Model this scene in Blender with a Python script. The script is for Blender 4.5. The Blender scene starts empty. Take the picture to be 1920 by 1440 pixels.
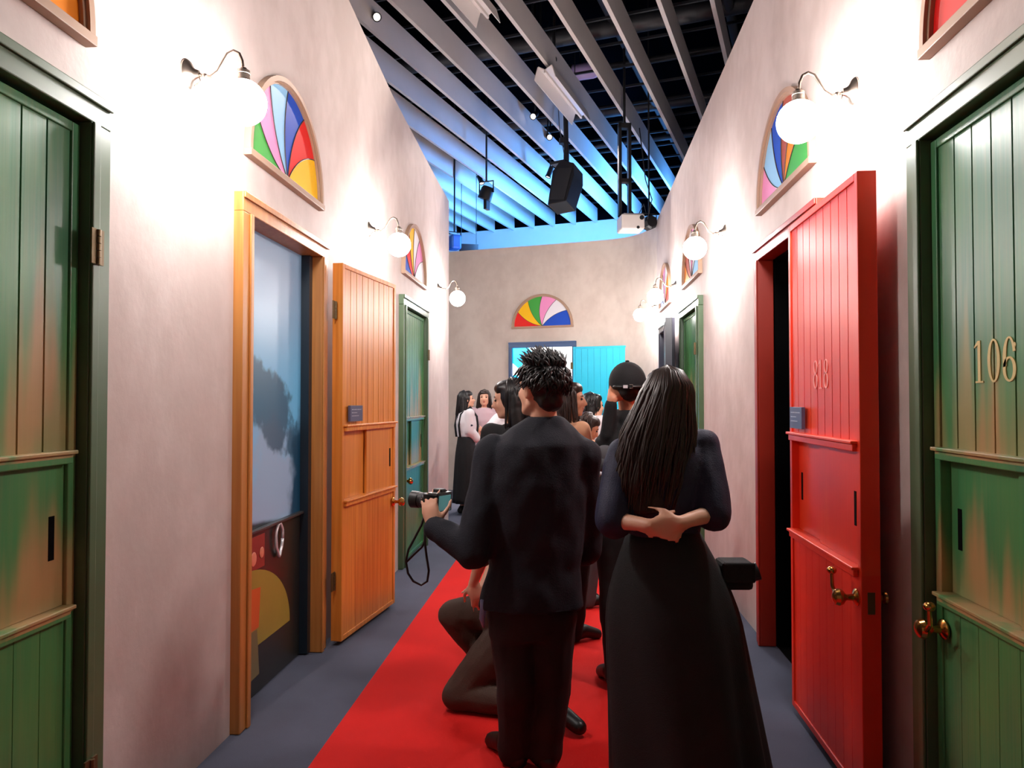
import bpy, math, random
import numpy as np
from math import sin, cos, tan, atan, atan2, pi, radians, sqrt
from mathutils import Vector, Matrix, noise

random.seed(7)
C = bpy.context.scene.collection
SC = bpy.context.scene

# ------------------------------------------------------------------ camera
F = 1400.0
EYE = Vector((0, 0, 1.5))
YAW = atan(108 / F)
PIT = atan(32 / F)
FWD = Vector((-sin(YAW) * cos(PIT), cos(YAW) * cos(PIT), sin(PIT)))
RGT = Vector((cos(YAW), sin(YAW), 0))
UPV = RGT.cross(FWD)
cam = bpy.data.cameras.new('camera_main')
cam.sensor_fit = 'HORIZONTAL'
cam.sensor_width = 36
cam.lens = 36 * F / 1920
cam.clip_start = 0.05
camo = bpy.data.objects.new('camera_main', cam)
C.objects.link(camo)
camo.location = EYE
camo.rotation_euler = (pi / 2 + PIT, 0, YAW)
SC.camera = camo

def P(px, py, d):
    """world point measured off the photograph at depth d along the view axis"""
    return EYE + (FWD + RGT * ((px - 960) / F) + UPV * ((720 - py) / F)) * d

def PZ(px, py, z):
    r = FWD + RGT * ((px - 960) / F) + UPV * ((720 - py) / F)
    return EYE + r * ((z - EYE.z) / r.z)

# ------------------------------------------------------------------ light and exposure
SC.view_settings.view_transform = 'Standard'
SC.view_settings.look = 'None'
SC.view_settings.gamma = 1
SC.view_settings.use_curve_mapping = False
SC.view_settings.exposure = 0.32
GLOBE_STRENGTH = 165.0
SPOT_POWER = 380.0
BLUE_POWER = 470.0
AMBIENT = 0.035
w = bpy.data.worlds.new('hall'); SC.world = w
w.use_nodes = True
w.node_tree.nodes['Background'].inputs[0].default_value = (0.62, 0.72, 1.0, 1)
w.node_tree.nodes['Background'].inputs[1].default_value = AMBIENT

def lamp_obj(name, kind, loc, target, power, color, **kw):
    l = bpy.data.lights.new(name, kind)
    l.energy = power; l.color = color
    for k, v in kw.items(): setattr(l, k, v)
    o = bpy.data.objects.new(name, l); C.objects.link(o)
    o.location = loc
    o.rotation_euler = (Vector(target) - Vector(loc)).to_track_quat('-Z', 'Y').to_euler()
    return o

# blue stage wash behind the end partition, thrown up on the slats and the hall's end wall
lamp_obj('blue_wash', 'AREA', (2.2, 14.2, 4.2), (-3.4, 14.9, 5.5), BLUE_POWER, (0.085, 0.36, 1.0), size=1.2, spread=radians(150))
lamp_obj('blue_wash', 'AREA', (-1.0, 13.6, 4.2), (-1.6, 16.2, 5.6), BLUE_POWER * .30, (0.10, 0.42, 1.0), size=1.0, spread=radians(150))

# ------------------------------------------------------------------ materials
def lin(c):
    return tuple(((v / 255) / 12.92 if v / 255 <= .04045 else ((v / 255 + .055) / 1.055) ** 2.4) for v in c) + (1.0,)

def new_mat(name):
    m = bpy.data.materials.new(name); m.use_nodes = True
    nt = m.node_tree
    return m, nt, nt.nodes['Principled BSDF']

def mat(name, rgb, rough=.6, metal=0, var=.12, scale=6, bump=0, bscale=80, emit=None, estr=0, sheen=0):
    m, nt, b = new_mat(name)
    col = lin(rgb)
    b.inputs['Roughness'].default_value = rough
    b.inputs['Metallic'].default_value = metal
    if sheen: b.inputs['Sheen Weight'].default_value = sheen
    tc = nt.nodes.new('ShaderNodeTexCoord')
    n = nt.nodes.new('ShaderNodeTexNoise'); n.inputs['Scale'].default_value = scale; n.inputs['Detail'].default_value = 4
    nt.links.new(tc.outputs['Object'], n.inputs['Vector'])
    r = nt.nodes.new('ShaderNodeMix'); r.data_type = 'RGBA'
    r.inputs['A'].default_value = tuple(max(0, v * (1 - var)) for v in col[:3]) + (1,)
    r.inputs['B'].default_value = tuple(min(1, v * (1 + var)) for v in col[:3]) + (1,)
    nt.links.new(n.outputs['Fac'], r.inputs['Factor'])
    nt.links.new(r.outputs['Result'], b.inputs['Base Color'])
    if bump:
        n2 = nt.nodes.new('ShaderNodeTexNoise'); n2.inputs['Scale'].default_value = bscale
        nt.links.new(tc.outputs['Object'], n2.inputs['Vector'])
        bp = nt.nodes.new('ShaderNodeBump'); bp.inputs['Strength'].default_value = bump; bp.inputs['Distance'].default_value = .01
        nt.links.new(n2.outputs['Fac'], bp.inputs['Height']); nt.links.new(bp.outputs['Normal'], b.inputs['Normal'])
    if emit:
        b.inputs['Emission Color'].default_value = lin(emit); b.inputs['Emission Strength'].default_value = estr
    return m

def nmath(nt, op, a, b=None, c=None):
    n = nt.nodes.new('ShaderNodeMath'); n.operation = op
    for i, v in enumerate((a, b, c)):
        if v is None: continue
        if isinstance(v, (int, float)): n.inputs[i].default_value = v
        else: nt.links.new(v, n.inputs[i])
    return n.outputs[0]

def nmix(nt, f, a, b):
    n = nt.nodes.new('ShaderNodeMix'); n.data_type = 'RGBA'
    for k, v in (('Factor', f), ('A', a), ('B', b)):
        if isinstance(v, (int, float, tuple)): n.inputs[k].default_value = v
        else: nt.links.new(v, n.inputs[k])
    return n.outputs['Result']

def nsmooth(nt, v, lo, hi):
    n = nt.nodes.new('ShaderNodeMapRange'); n.interpolation_type = 'SMOOTHSTEP'
    nt.links.new(v, n.inputs['Value'])
    n.inputs['From Min'].default_value = lo; n.inputs['From Max'].default_value = hi
    return n.outputs['Result']

def nnoise(nt, sx, sy, sz, detail=3, pos=None):
    if pos is None: pos = nt.nodes.new('ShaderNodeNewGeometry').outputs['Position']
    v = nt.nodes.new('ShaderNodeVectorMath'); v.operation = 'MULTIPLY'
    nt.links.new(pos, v.inputs[0]); v.inputs[1].default_value = (sx, sy, sz)
    n = nt.nodes.new('ShaderNodeTexNoise'); n.inputs['Scale'].default_value = 1; n.inputs['Detail'].default_value = detail
    nt.links.new(v.outputs[0], n.inputs['Vector'])
    return n.outputs['Fac']

def weathered(name, base, base2, streak, streak2, rough=.36, amount=1.0):
    """painted boards whose paint has worn to bare wood in tall streaks above each rail"""
    m, nt, b = new_mat(name)
    pos = nt.nodes.new('ShaderNodeNewGeometry').outputs['Position']
    sep = nt.nodes.new('ShaderNodeSeparateXYZ'); nt.links.new(pos, sep.inputs[0])
    z = sep.outputs['Z']
    cloud = nsmooth(nt, nnoise(nt, 2.2, 2.2, .9, 3, pos), .32, .68)
    fine = nnoise(nt, 60, 60, 2.0, 3, pos)
    col = nmix(nt, cloud, lin(base), lin(base2))
    col = nmix(nt, nmath(nt, 'MULTIPLY', nsmooth(nt, fine, .3, .8), .18), col, lin(streak2))
    st = nnoise(nt, 11, 11, .35, 2, pos)
    up = nmath(nt, 'DIVIDE', nmath(nt, 'SUBTRACT', z, 1.35), .62)
    lo = nmath(nt, 'DIVIDE', nmath(nt, 'SUBTRACT', z, .885), .42)
    isup = nmath(nt, 'GREATER_THAN', z, 1.33)
    t = nmath(nt, 'ADD', nmath(nt, 'MULTIPLY', isup, up), nmath(nt, 'MULTIPLY', nmath(nt, 'SUBTRACT', 1, isup), lo))
    below = nmath(nt, 'MULTIPLY', nmath(nt, 'LESS_THAN', z, .86), 3)
    t = nmath(nt, 'ADD', t, below)
    lim = nsmooth(nt, nmath(nt, 'SUBTRACT', nmath(nt, 'ADD', nmath(nt, 'MULTIPLY', st, 2.3), -.72), t), -.12, .5)
    lim = nmath(nt, 'MULTIPLY', lim, amount)
    wc = nmix(nt, nsmooth(nt, nnoise(nt, 7, 7, 2, 2, pos), .4, .6), lin(streak), lin(streak2))
    col = nmix(nt, lim, col, wc)
    nt.links.new(col, b.inputs['Base Color'])
    b.inputs['Roughness'].default_value = rough
    bp = nt.nodes.new('ShaderNodeBump'); bp.inputs['Strength'].default_value = .12; bp.inputs['Distance'].default_value = .004
    nt.links.new(fine, bp.inputs['Height']); nt.links.new(bp.outputs['Normal'], b.inputs['Normal'])
    return m

def wood(name, c1, c2, rough=.35):
    m, nt, b = new_mat(name)
    f = nnoise(nt, 45, 45, 1.6, 4)
    g = nnoise(nt, 5, 5, .8, 3)
    col = nmix(nt, nsmooth(nt, f, .3, .7), lin(c1), lin(c2))
    col = nmix(nt, nmath(nt, 'MULTIPLY', nsmooth(nt, g, .4, .7), .5), col, lin(c1))
    nt.links.new(col, b.inputs['Base Color']); b.inputs['Roughness'].default_value = rough
    bp = nt.nodes.new('ShaderNodeBump'); bp.inputs['Strength'].default_value = .08; bp.inputs['Distance'].default_value = .003
    nt.links.new(f, bp.inputs['Height']); nt.links.new(bp.outputs['Normal'], b.inputs['Normal'])
    return m

def plaster(name, c1, c2):
    m, nt, b = new_mat(name)
    a = nnoise(nt, 1.6, 1.6, 1.1, 6)
    f = nnoise(nt, 9, 9, 7, 5)
    k = nmath(nt, 'ADD', nmath(nt, 'MULTIPLY', a, .7), nmath(nt, 'MULTIPLY', f, .3))
    nt.links.new(nmix(nt, nsmooth(nt, k, .35, .65), lin(c1), lin(c2)), b.inputs['Base Color'])
    b.inputs['Roughness'].default_value = .75
    bp = nt.nodes.new('ShaderNodeBump'); bp.inputs['Strength'].default_value = .15; bp.inputs['Distance'].default_value = .01
    nt.links.new(nnoise(nt, 26, 26, 22, 5), bp.inputs['Height']); nt.links.new(bp.outputs['Normal'], b.inputs['Normal'])
    return m

M_wall = plaster('wall_plaster', (188, 172, 166), (206, 192, 187))
M_wallback = plaster('wall_plaster_end', (200, 184, 172), (216, 202, 190))
M_floor = mat('floor_carpet', (86, 90, 108), .95, var=.22, scale=3, bump=.4, bscale=300)
M_red_carpet = mat('red_carpet', (230, 20, 12), .95, var=.12, scale=2.5, bump=.4, bscale=320)
M_green = weathered('green_paint', (44, 112, 78), (68, 140, 78), (172, 140, 92), (146, 140, 90))
M_greentrim = mat('green_trim', (72, 96, 66), .4, var=.2, scale=5)
M_orange = wood('orange_wood', (206, 122, 44), (228, 150, 66))
M_orangetrim = wood('orange_trim', (176, 112, 52), (196, 132, 66), .42)
M_red = weathered('red_paint', (226, 46, 18), (232, 54, 22), (234, 84, 40), (226, 68, 34), .38, .5)
M_redtrim = mat('red_trim', (160, 40, 22), .45, var=.12)
M_dark = mat('charcoal_paint', (50, 52, 66), .3, var=.15)
M_teal = mat('turquoise_paint', (16, 202, 236), .4, var=.06)
M_bluetrim = mat('blue_trim', (54, 84, 128), .45, var=.1)
M_brass = mat('brass', (196, 142, 74), .22, 1.0, var=.1)
M_bronze = mat('hinge_bronze', (104, 86, 56), .45, .6, var=.15)
M_nickel = mat('lamp_metal', (150, 138, 128), .3, 1.0, var=.08)
M_frame = mat('fan_frame', (168, 136, 112), .5, var=.1)
M_lead = mat('lead_line', (60, 48, 44), .5)
M_black = mat('black_metal', (16, 16, 20), .5)
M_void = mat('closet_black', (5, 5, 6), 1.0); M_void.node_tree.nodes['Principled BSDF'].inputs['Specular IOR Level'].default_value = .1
M_fin = mat('slat_white', (200, 192, 188), .6, var=.05)
M_ceil = mat('ceiling_black', (4, 4, 6), 1.0); M_ceil.node_tree.nodes['Principled BSDF'].inputs['Specular IOR Level'].default_value = 0
M_batten = mat('grid_bar', (34, 35, 40), .5)
M_white = mat('white_enamel', (214, 206, 200), .45, var=.04)
M_plaque = mat('plaque', (84, 84, 112), .4, var=.04)
M_ink = mat('plaque_ink', (176, 176, 190), .5)
M_pale = mat('number_paint', (214, 196, 132), .6)
M_palepink = mat('number_paint_pink', (246, 150, 140), .5)
M_skin = mat('skin', (222, 168, 140), .5, var=.06, scale=12)
M_skin2 = mat('skin_tan', (206, 140, 108), .5, var=.06, scale=12)
M_hair = mat('black_hair', (20, 17, 18), .42, var=.3, scale=30)
M_hairbr = mat('brown_hair', (50, 32, 26), .42, var=.3, scale=30)
M_hairdk = mat('dark_brown_hair', (44, 30, 25), .42, var=.3, scale=30)
M_navy = mat('navy_cloth', (13, 17, 31), .85, var=.2, bump=.25, bscale=220)
M_navy2 = mat('navy_blouse', (24, 28, 58), .7, var=.25, bump=.2, bscale=220)
M_blackcl = mat('black_cloth', (14, 14, 17), .85, var=.25, bump=.2, bscale=220)
M_jean = mat('dark_denim', (17, 18, 22), .8, var=.3, scale=14, bump=.2, bscale=260)
M_brown = mat('brown_trousers', (74, 56, 46), .85, var=.2, bump=.2, bscale=220)
M_whitecl = mat('white_cloth', (226, 220, 224), .8, var=.04)
M_lilac = mat('lilac_cloth', (196, 168, 176), .8, var=.06)
M_beige = mat('beige_cloth', (212, 156, 120), .8, var=.06)
M_grey = mat('grey_cloth', (70, 70, 74), .8, var=.1)
M_shoe = mat('black_shoe', (12, 12, 13), .4)
M_eye = mat('eye_dark', (24, 16, 14), .2)
M_lip = mat('lip', (178, 84, 78), .45)
M_rubber = mat('camera_black', (14, 16, 18), .45)

def pane_mat(name, rgb):
    m = mat('pane_' + name, rgb, .5, var=.03); m.node_tree.nodes['Principled BSDF'].inputs['Specular IOR Level'].default_value = .25
    return m
PANE = {k: pane_mat(k, v) for k, v in dict(red=(226, 26, 20), yellow=(252, 196, 10), orange=(242, 140, 18), green=(66, 164, 66), pink=(240, 150, 200),
        white=(238, 234, 238), lightblue=(150, 206, 246), blue=(20, 76, 190), brown=(170, 80, 60)).items()}

# ------------------------------------------------------------------ mesh tools
class MB:
    def __init__(s): s.v = []; s.f = []
    def add(s, vs, fs, M=None):
        o = len(s.v)
        s.v += [(M @ Vector(v)) if M is not None else Vector(v) for v in vs]
        s.f += [tuple(i + o for i in f) for f in fs]
        return s
    def box(s, x0, x1, y0, y1, z0, z1, M=None):
        vs = [(x, y, z) for z in (z0, z1) for y in (y0, y1) for x in (x0, x1)]
        fs = [(0, 2, 3, 1), (4, 5, 7, 6), (0, 1, 5, 4), (2, 6, 7, 3), (0, 4, 6, 2), (1, 3, 7, 5)]
        return s.add(vs, fs, M)
    def prism(s, poly, y0, y1, M=None):
        """poly in (x,z), extruded along y"""
        n = len(poly)
        vs = [(x, y0, z) for x, z in poly] + [(x, y1, z) for x, z in poly]
        fs = [tuple(range(n)), tuple(range(2 * n - 1, n - 1, -1))] + [(i, i + n, (i + 1) % n + n, (i + 1) % n) for i in range(n)]
        return s.add(vs, fs, M)
    def ell(s, c, r, M=None, seg=18, rings=12):
        vs = [(c[0], c[1], c[2] + r[2])]
        for i in range(1, rings):
            a = pi * i / rings
            for j in range(seg):
                b = 2 * pi * j / seg
                vs.append((c[0] + r[0] * sin(a) * cos(b), c[1] + r[1] * sin(a) * sin(b), c[2] + r[2] * cos(a)))
        vs.append((c[0], c[1], c[2] - r[2]))
        fs = [(0, 1 + j, 1 + (j + 1) % seg) for j in range(seg)]
        for i in range(rings - 2):
            for j in range(seg):
                a = 1 + i * seg + j; b = 1 + i * seg + (j + 1) % seg
                fs.append((a, a + seg, b + seg, b))
        L = len(vs) - 1; o = 1 + (rings - 2) * seg
        fs += [(L, o + (j + 1) % seg, o + j) for j in range(seg)]
        return s.add(vs, fs, M)
    def loft(s, rings, n=20, M=None, cap=True):
        """rings: (centre, ux, uy) vectors"""
        vs = []; fs = []
        for c, ux, uy in rings:
            c, ux, uy = Vector(c), Vector(ux), Vector(uy)
            for j in range(n):
                a = 2 * pi * j / n
                vs.append(c + ux * cos(a) + uy * sin(a))
        for i in range(len(rings) - 1):
            for j in range(n):
                a = i * n + j; b = i * n + (j + 1) % n
                fs.append((a, b, b + n, a + n))
        if cap:
            fs.append(tuple(range(n - 1, -1, -1))); fs.append(tuple(range((len(rings) - 1) * n, len(rings) * n)))
        return s.add(vs, fs, M)
    def tube(s, pts, rad, n=8, M=None):
        """rad: number or list"""
        pts = [Vector(p) for p in pts]
        if isinstance(rad, (int, float)): rad = [rad] * len(pts)
        rings = []; pu = None
        for i, p in enumerate(pts):
            t = (pts[min(i + 1, len(pts) - 1)] - pts[max(i - 1, 0)]).normalized()
            if pu is None:
                h = Vector((0, 0, 1)) if abs(t.z) < .9 else Vector((1, 0, 0))
                u = t.cross(h).normalized()
            else:
                u = (pu - t * pu.dot(t)).normalized()
            pu = u; v = t.cross(u)
            rings.append((p, u * rad[i], v * rad[i]))
        return s.loft(rings, n, M)
    def cap(s, p0, r0, p1, r1, n=12, M=None):
        p0, p1 = Vector(p0), Vector(p1); d = (p1 - p0)
        if d.length < 1e-6: d = Vector((0, 0, 1e-4))
        t = d.normalized(); h = Vector((0, 0, 1)) if abs(t.z) < .9 else Vector((1, 0, 0))
        u = t.cross(h).normalized(); v = t.cross(u); rings = []
        for k in range(1, 5):
            a = pi / 2 * (1 - k / 4); rings.append((p0 - t * r0 * sin(a), u * r0 * cos(a), v * r0 * cos(a)))
        for k in range(0, 4):
            a = pi / 2 * k / 4; rings.append((p1 + t * r1 * sin(a), u * r1 * cos(a), v * r1 * cos(a)))
        return s.loft(rings, n, M)
    def lathe(s, prof, n=20, M=None):
        """profile (r,z) about z"""
        return s.loft([((0, 0, z), (max(r, 1e-4), 0, 0), (0, max(r, 1e-4), 0)) for r, z in prof], n, M)
    def mesh(s, name):
        me = bpy.data.meshes.new(name); me.from_pydata([tuple(v) for v in s.v], [], s.f); me.update()
        return me

def obj(name, mb, m, parent=None, smooth=False, bevel=0, loc=None, auto=False):
    me = mb.mesh(name) if isinstance(mb, MB) else mb
    if m is not None and not me.materials: me.materials.append(m)
    if smooth or auto:
        me.polygons.foreach_set('use_smooth', [True] * len(me.polygons))
    if auto:
        me.set_sharp_from_angle(angle=radians(35))
    o = bpy.data.objects.new(name, me); C.objects.link(o)
    if parent: o.parent = parent
    if loc is not None: o.location = loc
    if bevel:
        b = o.modifiers.new('bevel', 'BEVEL'); b.width = bevel; b.segments = 2; b.limit_method = 'ANGLE'
    return o

def tag(o, label=None, cat=None, group=None, kind=None):
    if label: o['label'] = label
    if cat: o['category'] = cat
    if group: o['group'] = group
    if kind: o['kind'] = kind
    return o

def thing(name, label, cat, loc=(0, 0, 0), rz=0, group=None, kind=None):
    o = bpy.data.objects.new(name, None); C.objects.link(o)
    o.empty_display_size = .05
    o.location = loc; o.rotation_euler = (0, 0, rz)
    return tag(o, label, cat, group, kind)

def blob(name, mb, m, parent, base, voxel=.012, smooth=3, fold=0, fscale=9, seed=0, stretch=(1, 1, .5), after=None):
    """closed overlapping shapes grown together into one continuous skin"""
    me = mb.mesh(name)
    o = bpy.data.objects.new(name, me); C.objects.link(o)
    r = o.modifiers.new('r', 'REMESH'); r.mode = 'VOXEL'; r.voxel_size = voxel
    if smooth:
        s = o.modifiers.new('s', 'SMOOTH'); s.iterations = smooth; s.factor = .5
    dg = bpy.context.evaluated_depsgraph_get(); dg.update()
    ev = o.evaluated_get(dg)
    nm = bpy.data.meshes.new_from_object(ev)
    bpy.data.objects.remove(o); bpy.data.meshes.remove(me)
    n = len(nm.vertices)
    co = np.empty(n * 3); nm.vertices.foreach_get('co', co); co = co.reshape(-1, 3)
    if fold:
        nr = np.empty(n * 3); nm.vertex_normals.foreach_get('vector', nr); nr = nr.reshape(-1, 3)
        dv = np.array([noise.noise((c[0] * fscale * stretch[0] + seed, c[1] * fscale * stretch[1], c[2] * fscale * stretch[2] + seed)) +
                       .5 * noise.noise((c[0] * fscale * 2.3 + seed, c[1] * fscale * 2.3, c[2] * fscale * 1.6)) for c in co])
        co = co + nr * (dv * fold)[:, None]
    if after: co = after(co)
    co = co - np.array(base)
    nm.vertices.foreach_set('co', co.reshape(-1)); nm.update()
    nm.name = name
    nm.materials.clear(); nm.materials.append(m)
    nm.polygons.foreach_set('use_smooth', [True] * len(nm.polygons))
    o = bpy.data.objects.new(name, nm); C.objects.link(o); o.parent = parent
    return o

# ------------------------------------------------------------------ the shell
XL, XR = -1.525, 1.205
TW = .22
def wall_prism(name, poly, x0, x1, m):
    mb = MB(); n = len(poly)
    vs = [(x0, y, z) for y, z in poly] + [(x1, y, z) for y, z in poly]
    mb.add(vs, [tuple(range(n)), tuple(range(2 * n - 1, n - 1, -1))] + [(i, (i + 1) % n, (i + 1) % n + n, i + n) for i in range(n)])
    return tag(obj(name, mb, m), kind='structure')

DW, JW, DH, HH = 1.20, .10, 2.46, .09     # door frame: outer width, jamb, height, head
def opening(yc): return [(yc - DW / 2 + .02, 0), (yc - DW / 2 + .02, DH - .03), (yc + DW / 2 - .02, DH - .03), (yc + DW / 2 - .02, 0)]
Y_ORANGE, Y_G2L, Y_G1L = 3.88, 7.18, 1.695
Y_RED, Y_G1R, Y_G2R, Y_DARK = 4.20, 2.06, 7.44, 9.26
wl = wall_prism('wall_left', [(-2.6, 0)] + opening(Y_G1L) + opening(Y_ORANGE) + opening(Y_G2L) + [(9.35, 0), (9.35, 4.04), (8.2, 4.07), (6.33, 4.15), (5.08, 4.28), (3.5, 4.42), (-2.6, 4.5)], XL, XL - TW, M_wall)
wr = wall_prism('wall_right', [(-2.6, 0)] + opening(Y_G1R) + opening(Y_RED) + opening(Y_G2R) + opening(Y_DARK) + [(10.4, 0), (10.4, 3.99), (5, 4.12), (-2.6, 4.3)], XR, XR + TW, M_wall)
# curved end wall
plan = []
def bez(p0, p1, p2, n):
    return [tuple((1 - t) ** 2 * a + 2 * t * (1 - t) * b + t * t * c for a, b, c in zip(p0, p1, p2)) for t in [i / n for i in range(n + 1)]]
plan = [(XR, 10.4)] + bez((XR, 10.55), (1.18, 11.62), (.35, 11.86), 14) + [(-1.97, 12.52), (-5.2, 13.44)]
tops = [3.99 + .05 * min(1, i / 14) for i in range(len(plan))]
mb = MB(); n = len(plan); vs = []
for k, off in enumerate((0, TW)):
    for i, (x, y) in enumerate(plan):
        a = Vector(plan[max(i - 1, 0)]); b = Vector(plan[min(i + 1, n - 1)])
        t = (b - a).normalized(); nn = Vector((t.y, -t.x))
        p = Vector((x, y)) + nn * off
        vs += [(p.x, p.y, 0), (p.x, p.y, tops[i])]
fs = []
for i in range(n - 1):
    a, b = 2 * i, 2 * i + 2; o = 2 * n
    fs += [(a, a + 1, b + 1, b), (a + o, b + o, b + 1 + o, a + 1 + o), (a + 1, a + 1 + o, b + 1 + o, b + 1)]
fs += [(0, 2 * n, 2 * n + 1, 1), (2 * n - 2, 2 * n - 1, 4 * n - 1, 4 * n - 2)]
mb.add(vs, fs)
tag(obj('wall_back', mb, M_wallback, smooth=False, auto=True), kind='structure')
tag(obj('wall_return', MB().box(-5.2, XL - TW, 9.13, 9.35, 0, 4.04), M_wall), kind='structure')
tag(obj('wall_front', MB().box(XL - TW, XR + TW, -2.82, -2.6, 0, 4.3), M_wall), kind='structure')
tag(obj('floor', MB().box(-9, 9, -3, 18, -.1, 0), M_floor), kind='structure')
tag(obj('red_carpet', MB().box(-1.065, .812, -2.55, 10.9, 0.0005, .008), M_red_carpet), 'long red carpet runner laid down the middle of the corridor', 'carpet')
# dark rooms behind the open doors
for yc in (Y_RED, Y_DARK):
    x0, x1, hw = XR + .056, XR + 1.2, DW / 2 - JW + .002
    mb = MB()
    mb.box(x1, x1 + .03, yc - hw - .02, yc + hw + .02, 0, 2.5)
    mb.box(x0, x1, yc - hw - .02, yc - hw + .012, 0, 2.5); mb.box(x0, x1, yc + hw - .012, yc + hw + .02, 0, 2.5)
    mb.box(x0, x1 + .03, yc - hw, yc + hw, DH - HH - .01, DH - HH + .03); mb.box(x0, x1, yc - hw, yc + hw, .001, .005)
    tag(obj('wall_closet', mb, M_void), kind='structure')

# ceiling: black deck, white slats on a skew, grid bars between them
TH = radians(17.0)
SD = Vector((sin(TH), cos(TH), 0)); SN = Vector((cos(TH), -sin(TH), 0))
ZS = 5.5
S_END = 16.25
Mc = Matrix(((SN.x, SD.x, 0, 0), (SN.y, SD.y, 0, 0), (0, 0, 1, 0), (0, 0, 0, 1)))   # local x across slats, y along
ceil = tag(obj('ceiling', MB().box(-13, 9, -4, S_END + .2, 7.6, 7.7, Mc), M_ceil), kind='structure')
slat = MB().box(-.022, .022, -3, S_END, 0, .335, Mc).mesh('slat'); slat.materials.append(M_fin)
SP = .5; PH = -4.83
for k in range(-12, 13):
    o = bpy.data.objects.new('slat', slat); C.objects.link(o); o.parent = ceil
    o.location = SN * (PH + SP * k) + Vector((0, 0, ZS))
bar = MB().box(-12, 4, -.012, .012, 0, .03, Mc).mesh('grid_bar'); bar.materials.append(M_batten)
for k in range(22):
    o = bpy.data.objects.new('grid_bar', bar); C.objects.link(o); o.parent = ceil
    o.location = SD * (2.5 + .64 * k) + Vector((0, 0, ZS + .37))
tag(obj('wall_far', MB().box(-13, 9, S_END, S_END + .2, 5.57, 7.7, Mc), M_ceil), kind='structure')
tag(obj('wall_far', MB().box(-13, 9, S_END, S_END + .2, 0, 5.56, Mc), M_fin), kind='structure')
for (t, s0, s1, z, r) in ((-2.2, 2, 15, 6.3, .07), (-3.7, 3, 16, 6.2, .05), (-5.9, 3, 16, 6.15, .09), (-.8, 2, 12, 6.2, .06)):
    obj('pipe', MB().tube([SN * t + SD * s0 + Vector((0, 0, z)), SN * t + SD * s1 + Vector((0, 0, z))], r, 12), M_batten, ceil, auto=True)
for (s, z, r) in ((7.5, 6.3, .06), (9.2, 6.25, .12), (10.4, 6.3, .05), (12, 6.3, .1), (13.3, 6.2, .05)):
    obj('pipe', MB().tube([SN * -9 + SD * s + Vector((0, 0, z)), SN * 2 + SD * s + Vector((0, 0, z))], r, 12), M_batten, ceil, auto=True)

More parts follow.
